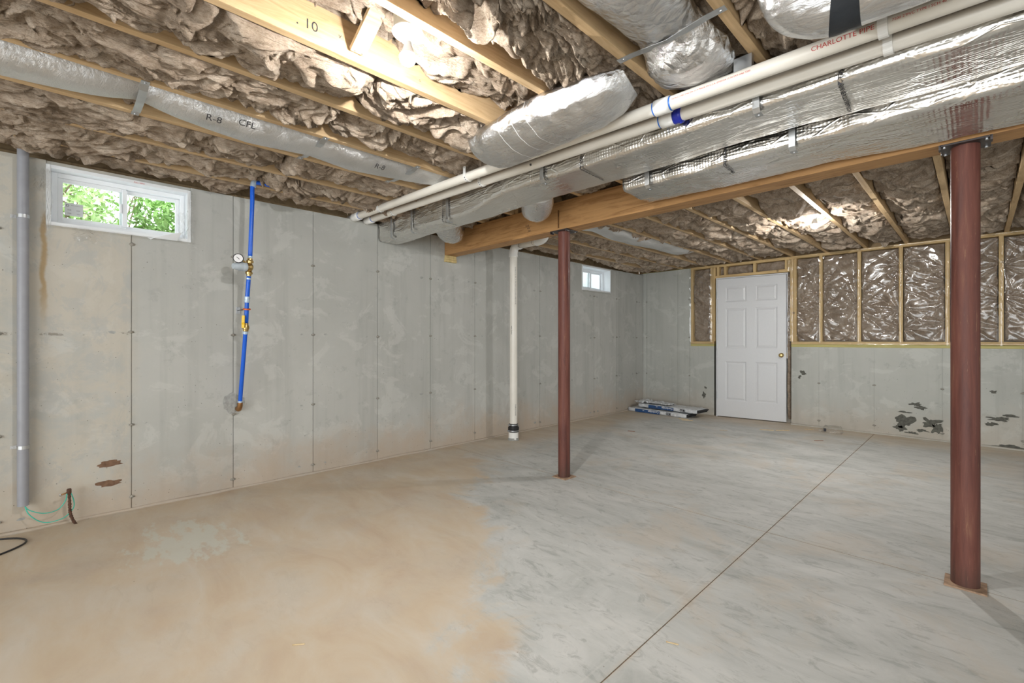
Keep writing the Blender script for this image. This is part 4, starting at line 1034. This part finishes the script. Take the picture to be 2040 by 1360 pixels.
for pts, lab in (([(-4.012, -.155, .175), (-4.0, -.149, .16), (-3.995, -.128, .131), (-3.99, -.069, .101), (-3.99, -.01, .108), (-3.99, .022, .15), (-3.985, .030, .189), (-3.985, .033, .203)], 'upper green earth wire looping from the conduit to the rebar stub'),
                 ([(-4.016, -.158, .175), (-4.005, -.150, .16), (-3.99, -.135, .115), (-3.985, -.097, .066), (-3.985, -.054, .042), (-3.985, .001, .046), (-3.99, .032, .062), (-4.0, .060, .098), (-4.0, .062, .141), (-3.99, .050, .195)], 'lower green earth wire sagging from the conduit behind the rebar stub')):
    w = tube('earth_wire', catmull(pts, 8), .0028, MGREEN, None, 8); tag(w, lab, 'wire', 'green earth wires')
rbr = thing('rebar_stub', (-3.993, .062, 0), 'rusty rebar stub bent up from the floor at the left wall', 'rebar')
P = catmull([(-3.985, .072, -.004), (-3.990, .060, .02), (-3.993, .046, .07), (-3.992, .043, .13), (-3.988, .040, .225)], 10)
tube('bar', P, .0078+.0012*np.sign(np.sin(np.arange(len(P))*2.4)), MRUST, rbr, 10)
lathe('clamp_body', [(.011, 0), (.012, .004), (.012, .026), (.009, .03)], (-3.989, .040, .196), (0, 0, 1), MRUST, rbr, 10)
tube('clamp_bolt', [(-3.989, .036, .205), (-3.985, .005, .196)], .0045, MBRONZE, rbr, 8)
lathe('bolt_head', [(.008, 0), (.008, .007)], (-3.985, .004, .196), (.1, -1, -.2), MGALV, rbr, 6, False)
cb = tube('power_cord', catmull([(-4.00, -.42, .005), (-3.985, -.30, .005), (-3.95, -.22, .005), (-3.885, -.155, .005), (-3.82, -.138, .005), (-3.765, -.155, .005), (-3.70, -.21, .005), (-3.64, -.30, .005), (-3.60, -.42, .005)], 10), .005, MBLACK, None, 10)
tag(cb, 'black cord looped on the floor at the left edge', 'cord')

# ================================================================== BLUE WATER LINE
wv = thing('water_line', (-4.0, .99, .6), 'bright blue water tube with brass regulator, gauge and yellow shut-off valve', 'water pipe')
RB = .0148
up = catmull([(-3.745, 1.16, 2.322), (-3.745, 1.06, 2.322), (-3.747, 1.022, 2.312), (-3.75, 1.010, 2.285), (-3.753, 1.009, 2.15), (-3.762, 1.004, 1.95), (-3.776, 1.002, 1.775)], 10)
tube('upper_tube', up, RB, MPEX, wv, 18)
lathe('bend_support', [(.020, 0), (.020, .05)], (-3.747, 1.012, 2.283), (0, .15, 1), MPEXR, wv, 16)
def line(z): # centre of the lower run
    zz = np.array([.62, .70, .80, 1.22, 1.30, 1.45, 1.60, 1.78]); xx = np.array([-4.005, -3.992, -3.968, -3.86, -3.845, -3.822, -3.80, -3.776]); yy = np.array([.99, .9905, .991, .993, .994, .993, .997, 1.002])
    return np.array((np.interp(z, zz, xx), np.interp(z, zz, yy), z))
tube('lower_tube', [line(z) for z in np.linspace(1.63, 1.285, 10)], RB, MPEX, wv, 18)
tube('lower_tube', [line(z) for z in np.linspace(1.225, .665, 20)], RB, MPEX, wv, 18)
def lat2(nm, z0, prof, mat, par=wv, seg=20): 
    b = line(z0); ax = line(z0+.02)-b; return lathe(nm, prof, tuple(b), tuple(ax), mat, par, seg)
lat2('crimp_ring', 1.765, [(.0175, 0), (.0175, .012)], MPEXR)
body = lat2('regulator_body', 1.632, [(.0165, 0), (.0165, .012), (.024, .013), (.025, .028), (.022, .032), (.016, .036), (.021, .046), (.026, .055), (.027, .070), (.023, .083), (.016, .090), (.017, .094), (.025, .096), (.025, .112), (.019, .116), (.017, .130)], MBRASS)
bc = Vector(line(1.695)); ad = Vector((.30, -.95, -.06)).normalized()
lathe('regulator_neck', [(.027, 0), (.027, .030)], tuple(bc), tuple(ad), MBRASS, wv, 20)
lathe('regulator_cap', [(.033, .028), (.034, .032), (.033, .055), (.0315, .057), (.031, .075), (.021, .118), (.019, .121)], tuple(bc), tuple(ad), MREGP, wv, 26)
gp = bc+Vector((.050, -.085, .050)); ga = (Vector((0, 0, 1.25))-gp).normalized()
tube('gauge_stem', [tuple(bc+Vector((.0, -.015, .015))), tuple(bc+Vector((.03, -.045, .035))), tuple(gp-ga*.01)], .008, MBRASS, wv, 10)
g = lathe('gauge_case', [(.031, -.018), (.034, -.014), (.034, .0), (.031, .002)], tuple(gp), tuple(ga), MBLACK, wv, 28)
lathe('gauge_face', [(.0285, .0021), (.0285, .0030)], tuple(gp), tuple(ga), MWHITE, g, 28)
rx = ga.cross(Vector((0, 0, 1))).normalized()*-1; uy = rx.cross(ga)*-1
nd = rx*.75-uy*.66
strip('gauge_needle', [tuple(gp+ga*.0036-nd*.014), tuple(gp+ga*.0036+nd*.010)], tuple(nd.cross(ga)), .004, .0006, MINK, g)
lat2('crimp_ring', 1.606, [(.0172, 0), (.0172, .012)], MPEXR)
lat2('coupling', 1.436, [(.0185, 0), (.0195, .004), (.0195, .018), (.0165, .019), (.0165, .026), (.0195, .027), (.0195, .041), (.0185, .045)], MPEXR)
pl = box('clip_plate', (XL+.001, .975, 1.362), (XL+.004, 1.006, 1.413), MGALV, wv, .001)
tube('clip_rod', [(XL+.004, .99, 1.388), tuple(line(1.386)+np.array((-.02, -.004, 0)))], .0035, MBLACK, wv, 8)
lat2('clip_collar', 1.381, [(.0165, 0), (.026, .001), (.026, .011), (.0165, .012)], MORANGE)
vb = lat2('valve_body', 1.222, [(.016, 0), (.0195, .004), (.0195, .014), (.023, .016), (.024, .030), (.020, .044), (.017, .050), (.016, .064)], MBRASS)
q = Vector(line(1.25)); nrm = Vector((.72, -.69, 0))
tube('valve_stem', [tuple(q), tuple(q+nrm*.034)], .006, MBRONZE, wv, 10)
h0 = q+nrm*.036; strip('valve_handle', [tuple(h0+Vector((0, 0, -.004))), tuple(h0+Vector((0, 0, .022))), tuple(h0+nrm*.010+Vector((.004, .004, .036))), tuple(h0+nrm*.010+Vector((.006, .006, .088)))], tuple(Vector((.69, .72, 0))), .020, .007, MYEL, wv)
lat2('crimp_ring', 1.203, [(.0185, 0), (.0185, .020)], MPEXR)
lat2('crimp_ring', .668, [(.0175, 0), (.0175, .020)], MPEXR)
P = catmull([tuple(line(.675)), tuple(line(.655)), (-4.006, .989, .634), (-4.02, .987, .624), (XL+.002, .985, .622)], 6)
tube('brass_elbow', P, [.019]*(len(P)-8)+[.0215]*4+[.018]*4, MBRONZE, wv, 18)

# ================================================================== STUD WALL, DOOR
sw = thing('stud_wall', (-1.0, YB+.07, LOW), 'pale spruce stud framing standing on the far concrete knee wall', 'framing')
Y0_, Y1_ = YB+.002, YB+.142
ZT0, ZT1 = 2.272, 2.309
def stud(x, z0=1.139, z1=ZT0, w=.038, nm='stud'): return box(nm, (x-w/2, Y0_, z0), (x+w/2, Y1_, z1), MJ2, sw, .002)
box('sill_plate', (-3.214, Y0_-.003, LOW), (DX0-.0, Y1_, LOW+.037), MPT, sw, .002); box('sill_plate', (DX1, Y0_-.003, LOW), (RX, Y1_, LOW+.037), MPT, sw, .002)
box('bottom_plate', (-3.214, Y0_, LOW+.038), (DX0, Y1_, 1.138), MPL, sw, .002); box('bottom_plate', (DX1, Y0_, LOW+.038), (RX, Y1_, 1.138), MPL, sw, .002)
box('top_plate', (-3.214, Y0_-.001, ZT0), (RX, Y1_, ZT1), MPL, sw, .002)
for x in (-3.194, -2.886, -2.847): stud(x)
for x in (-1.795, -1.756, -1.456, -1.046, -.644, -.238, .18, .586, .99, 1.40, 1.81): stud(x)
box('header', (-2.827, Y0_, 2.105), (-1.816, Y1_, 2.143), MPL, sw, .002)
for x in (-2.79, -2.685, -2.272, -1.862, -1.835): stud(x, 2.144, ZT0, .036, 'cripple_stud')
def wall_batt(x0, x1, z0, z1, sd, label, nu=34):
    xc, half = (x0+x1)/2, (x1-x0)/2-.001
    A, B, H, F = batt_vf(half, z0, z1, nu, int(nu*(z1-z0)/(2*half)), sd, -.022, .012, .006, .006, .55)
    V = np.stack([xc+A, YB+np.clip(.004-H, .006, .13), B], -1).reshape(-1, 3)
    o = mk('wall_batt', V, F[:, ::-1], MI2, None, True); return tag(o, label, 'insulation', 'fibreglass batts in the far stud wall')
bay = [(-3.174, -2.906, 'in the narrow bay left of the white door'), (-1.736, -1.476, 'in the first stud bay right of the white door'), (-1.436, -1.066, 'in the second stud bay right of the white door'), (-1.026, -.664, 'in the third stud bay right of the white door'), (-.624, -.258, 'in the fourth stud bay right of the white door'), (-.218, .16, 'in the stud bay behind the near column'), (.20, .566, 'in the stud bay at the right picture edge'), (.606, .97, 'in the stud bay just past the right picture edge'), (1.01, 1.38, 'in the second stud bay past the right picture edge')]
for k, (a, b, w) in enumerate(bay): wall_batt(a, b, 1.14, 2.27, 200+k*3.3, 'brown fibreglass batt '+w)
for k, (a, b, w) in enumerate(((-2.770, -2.705, 'in the small gap above the door, leftmost'), (-2.665, -2.292, 'above the left half of the door'), (-2.252, -1.882, 'above the right half of the door'))):
    wall_batt(a, b, 2.145, 2.27, 300+k*3.7, 'brown fibreglass scrap '+w, 22)
wall_batt(-1.857, -1.817, .05, 2.10, 333.3, 'brown fibreglass strip stuffed beside the latch side of the door', 8)
wall_batt(-2.826, -2.797, .05, 2.10, 337.3, 'brown fibreglass strip stuffed beside the hinge side of the door', 8)
# clear plastic vapour sheet, stapled and creased
def poly(name, x0, x1, z0, z1, staples, label, nu, nv, sd):
    def f(u, v):
        x = x0+(x1-x0)*u; z = z0+(z1-z0)*v; d = 0*x
        for (sx_, sz_, ph, k, rad, am) in staples:
            dx, dz = x-sx_, z-sz_; rr = np.sqrt(dx**2+dz**2)+1e-4; th = np.arctan2(dz, dx)
            d = d+am*np.exp(-rr/rad)*np.minimum(rr/.05, 1)*(np.abs(np.sin(th*k*.5+ph+.8*perlin(x*4, z*4, ph)))**.6-.5)
        cr = 1-np.abs(perlin((x*.8+z*1.6)*5, (x-z)*1.6, sd))*2
        d = d+.010*np.clip(cr-.35, 0, 1)+.005*perlin(x*3, z*3, sd+2)+.001*perlin(x*11, z*11, sd+5)
        tight = np.zeros_like(x)
        for s in (-3.194, -2.866, -1.776, -1.456, -1.046, -.644, -.238, .18, .586, .99): tight = np.maximum(tight, np.exp(-((x-s)/.03)**2))
        ez = np.exp(-((z-1.11)/.03)**2)+np.exp(-((z-2.29)/.03)**2)
        k = 1-.75*np.clip(np.maximum(tight, ez), 0, 1)
        edge = .012*perlin(z*6, sd)*((u < .01) | (u > .99))
        return np.stack([x+edge, YB-.009-np.clip(.018*k+.003+d*k, .001, .055), z], -1)
    o = sheet(name, f, nu, nv, MPOLY, None); return tag(o, label, 'plastic sheet', 'clear vapour sheets on the far framing')
r = np.random.RandomState(5); stp = []
for x in (-1.776, -1.456, -1.046, -.644, -.238, .18, .586, .99):
    for z in (1.32, 1.55, 1.78, 2.02, 2.2):
        if r.rand() < .8: stp.append((x+r.uniform(-.02, .02), z+r.uniform(-.08, .08), r.uniform(0, 6), r.randint(8, 16), r.uniform(.14, .30), r.uniform(.010, .026)))
poly('vapour_sheet', -1.83, 1.9, 1.095, 2.300, stp, 'clear creased plastic sheet over the studs right of the door', 520, 190, 3.0)
poly('vapour_sheet', -3.225, -2.835, 1.095, 2.290, [(-2.866, 1.5, 1, 18, .12, .016), (-3.194, 1.9, 2, 16, .12, .014)], 'narrow clear plastic sheet over the bay left of the door', 60, 150, 6.0)

# ---- door leaf hung slightly askew in its opening
HA = Vector((-2.772, 7.128, 0)); ang = math.radians(7.0); ca_, sa_ = math.cos(ang), math.sin(ang)
def dw(s, d, z): return (HA.x+s*ca_+d*sa_, HA.y+s*sa_-d*ca_, z)     # d: towards the room
def dbox(bm, s0, s1, d0, d1, z0, z1, bev=.0):
    bbox(bm, (s0-(s0+s1)/2, d0-(d0+d1)/2, z0-(z0+z1)/2), (s1-(s0+s1)/2, d1-(d0+d1)/2, z1-(z0+z1)/2), bev, Matrix.Rotation(ang, 3, 'Z'), Vector(dw((s0+s1)/2, (d0+d1)/2, (z0+z1)/2)))
DW, DZ0, DZ1 = .905, .012, 2.078
door = thing('door_1', (HA.x+.45, HA.y+.05, 0), 'white six-panel door standing in the far wall opening', 'door'); door['kind'] = 'structure'
cols = ((.108, .402), (.512, .800)); rows_ = ((1.722, 1.958), (1.036, 1.636), (.250, .842))
bm = bmesh.new()
ss = [0, .108, .402, .512, .800, DW]; zz = [DZ0, .250, .842, 1.036, 1.636, 1.722, 1.958, DZ1]
for a in range(5):
    for b in range(7):
        pan = (a in (1, 3)) and (b in (1, 3, 5))
        if pan: dbox(bm, ss[a], ss[a+1], -.018, .0105, zz[b], zz[b+1])
        else: dbox(bm, ss[a], ss[a+1], -.018, .018, zz[b], zz[b+1])
from_bm('door_leaf', bm, MDOOR, door)
for (s0, s1_) in cols:
    for (z0, z1) in rows_:
        # ogee moulding sloping in, then the raised field
        V = []; F = []
        for k, (ins, d) in enumerate(((0, .018), (.006, .0174), (.014, .0125), (.020, .0108))):
            for s, z in ((s0+ins, z0+ins), (s1_-ins, z0+ins), (s1_-ins, z1-ins), (s0+ins, z1-ins)): V.append(dw(s, d, z))
        for k in range(3):
            for i in range(4): F.append((k*4+i, k*4+(i+1) % 4, k*4+4+(i+1) % 4, k*4+4+i))
        mk('panel_moulding', V, F, MDOOR, door)
        V = []; F = []
        for k, (ins, d) in enumerate(((.024, .0104), (.044, .0160), (.044, .0160))):
            for s, z in ((s0+ins, z0+ins), (s1_-ins, z0+ins), (s1_-ins, z1-ins), (s0+ins, z1-ins)): V.append(dw(s, d, z))
        for i in range(4): F.append((i, (i+1) % 4, 4+(i+1) % 4, 4+i))
        F.append((4, 5, 6, 7)); mk('raised_panel', V[:8], F, MDOOR, door)
kp = Vector(dw(.845, .018, .945)); kn = Vector((sa_, -ca_, 0))
kb = lathe('door_knob', [(.032, 0), (.032, .004), (.027, .008), (.013, .012), (.012, .028), (.020, .034), (.0275, .044), (.0275, .054), (.020, .064), (.008, .067)], tuple(kp), tuple(kn), MBRASS, door, 28)
for z in (1.84, 1.07, .325):
    bm = bmesh.new(); dbox(bm, -.016, .001, .006, .020, z-.05, z+.05, .002); hg = from_bm('hinge', bm, MGALV, door)
bm = bmesh.new(); dbox(bm, -.020, -.003, -.05, .012, .0, 2.098); from_bm('hinge_jamb', bm, MDOOR, door)
bm = bmesh.new(); dbox(bm, -.003, DW+.02, -.05, .008, 2.083, 2.100); from_bm('head_jamb', bm, MDOOR, door)
bm = bmesh.new(); dbox(bm, DW+.004, DW+.018, -.05, .0, .9, 2.083); from_bm('latch_jamb', bm, MDOOR, door)
bm = bmesh.new(); dbox(bm, DW-.006, DW+.002, -.012, .012, .915, .975); from_bm('latch_plate', bm, MBRASS, door)

# ================================================================== THINGS ON THE FLOOR
def bundle(x, y, z, rot, L, label, sd, txt):
    t = thing('shingle_bundle', (x, y, z), label, 'shingles', 'bundles of roof shingles on the floor')
    R = Matrix.Rotation(rot, 3, 'Z'); D, Hh = .33, .060
    tw = lambda p: Vector((x, y, z))+R @ Vector(p)
    nx, ns = 60, 40
    a = np.linspace(0, 2*np.pi, ns, endpoint=False)
    P = np.zeros((nx, ns, 3)); s = np.linspace(-L/2, L/2, nx)
    cc, sn = np.cos(a), np.sin(a)
    yy = np.sign(cc)*np.abs(cc)**.28*D/2; zz_ = Hh/2+np.sign(sn)*np.abs(sn)**.28*Hh/2
    for i in range(nx):
        e = min(1, min(i, nx-1-i)/3.0); k = .93+.07*e
        w = .006*perlin(s[i]*14, cc*2+sd, sn*2)+.004*perlin(s[i]*40, cc*5+sd, sn*5)
        P[i, :, 0] = s[i]+.006*perlin(cc*6, sn*6, s[i]*9+sd); P[i, :, 1] = yy*k+w*cc; P[i, :, 2] = np.clip(Hh/2+(zz_-Hh/2)*k+w*sn*1.2, 0.001, Hh+.012)
    V = [tuple(tw(p)) for p in P.reshape(-1, 3)]; i = np.arange(nx-1)[:, None]; j = np.arange(ns)[None, :]
    F = np.stack([i*ns+j, i*ns+(j+1) % ns, (i+1)*ns+(j+1) % ns, (i+1)*ns+j], -1).reshape(-1, 4)
    F = [tuple(f) for f in F]+[tuple(range(ns-1, -1, -1)), tuple(range((nx-1)*ns, nx*ns))]
    mk('wrapper', V, F, MWRAP, t, True)
    for k in range(3):      # shingle ends showing at the torn end
        bm = bmesh.new(); bbox(bm, (-.065, -.135, -.006), (.065, .135, .006), .001, R, tw((L/2-.05+.012*k, .0, .016+.014*k))); from_bm('shingle', bm, MSHING, t)
    V = []; F = []
    b0, b1 = (-.36, .08) if txt else (-.30, .14)
    for i, ss_ in enumerate(np.linspace(b0, b1, 14)):
        for zz2 in (.006, .054): V.append(tuple(tw((ss_, -D/2-.0085, zz2))))
    for i in range(13): F.append((2*i, 2*i+2, 2*i+3, 2*i+1))
    mk('blue_panel', V, F, MWRAPB, t)
    ft = lambda s0: (lambda xx, y2: tuple(tw((s0-xx, -D/2-.0095, .048-y2))))       # bundle lies upside down
    lettering('IKO', .046, ft(b1+.185), MINK, t, bold=.002); lettering('Cambridge', .042, ft(b1-.015), MINKB, t, bold=.0006)
    lettering('AR', .026, ft(b1-.27), MINKB, t)
    return t
bundle(-3.52, 6.78, .0, math.radians(-3), 1.0, 'lower white and blue wrapped shingle bundle resting on the floor', 3, 1)
bundle(-3.37, 6.83, .0725, math.radians(-5), 1.0, 'upper torn shingle bundle lying on the other one', 7, 0)
def crum(u, v):
    x = -3.95+.62*u; y = 6.70+.24*v; z = .150+.05*np.abs(perlin(u*7, v*4, 2.2))*np.exp(-((u-.35)/.45)**2)+.02*perlin(u*14, v*9, 5)
    return np.stack([x+.05*perlin(v*4, u*3, 1), y+.05*perlin(u*6, v*4, 8), np.maximum(z, .1465)], -1)
o = sheet('torn_wrapper', crum, 40, 22, MWRAP, None); tag(o, 'crumpled white torn wrapper lying on the upper shingle bundle', 'wrapper')
o = box('shingle_piece', (-4.0, 6.62, .1455), (-3.72, 6.80, .152), MSHING, None, .001); 
bpy.data.objects.remove(o)
# clear clamshell
cs = thing('clamshell_box', (-1.27, 6.87, 0), 'clear plastic clamshell box lying by the far wall', 'plastic box')
def shell(sc, z0, z1, nm):
    V = []; F = []
    for k, (z, e) in enumerate(((z0, 1.0), (z0+(z1-z0)*.8, .88), (z1, .78))):
        for a in np.linspace(0, 2*np.pi, 20, endpoint=False):
            q = lambda t: math.copysign(abs(t)**.5, t)
            V.append((-1.27+sc[0]*e*q(math.cos(a)), 6.87+sc[1]*e*q(math.sin(a)), z+.004*math.sin(a*5)))
    for k in range(2):
        for i in range(20): F.append((k*20+i, k*20+(i+1) % 20, k*20+20+(i+1) % 20, k*20+20+i))
    F.append(tuple(range(40, 60))); return mk(nm, V, F, MFILM, cs, True)
shell((.105, .08), .012, .082, 'lid'); shell((.112, .086), .012, .002, 'tray')
box('label', (-1.345, 6.778, .02), (-1.318, 6.782, .06), MINK, cs); 
box('hinge_flap', (-1.40, 6.80, .004), (-1.375, 6.83, .035), MFILM, cs)
def stick(x, y, L, w, rot, mat, label, h=.006):
    o = box('wood_splinter', (-L/2, -w/2, -h/2), (L/2, w/2, h/2), mat, None, .001, Matrix.Rotation(rot, 3, 'Z'), Vector((x, y, h/2+.0005)))
    return tag(o, label, 'wood scrap', 'wood scraps on the floor')
stick(-1.90, 6.47, .16, .018, .5, MSPLIN, 'pale wood splinter on the floor in front of the door, left one')
stick(-1.75, 6.585, .17, .022, .75, MSPLIN, 'pale wood splinter on the floor in front of the door, right one')
stick(-3.02, 6.50, .14, .022, .1, MSPLIN, 'pale wood splinter in front of the shingle bundles, thicker one')
stick(-2.93, 6.43, .15, .014, .4, MSPLIN, 'thin pale splinter in front of the shingle bundles')
stick(-3.08, 5.16, .09, .022, .3, MSPLR, 'reddish wood chip on the far floor by the column shadow', .004)
stick(-1.28, 6.21, .10, .012, .72, MSPLR, 'dark wood sliver on the floor before the clear plastic box', .004)
stick(-1.53, 6.90, .10, .016, .4, MSPLIN, 'short pale scrap beside the clear plastic box')
stick(-2.28, 6.05, .09, .012, .2, MSPLIN, 'tiny pale sliver on the open floor before the door', .003)
stick(-1.806, .644, .045, .006, .9, MSPLIN, 'small pale splinter on the near clay-stained floor', .003)
stick(-.815, 1.66, .045, .006, .4, MSPLIN, 'tiny pale sliver near the saw-cut floor joint', .003)
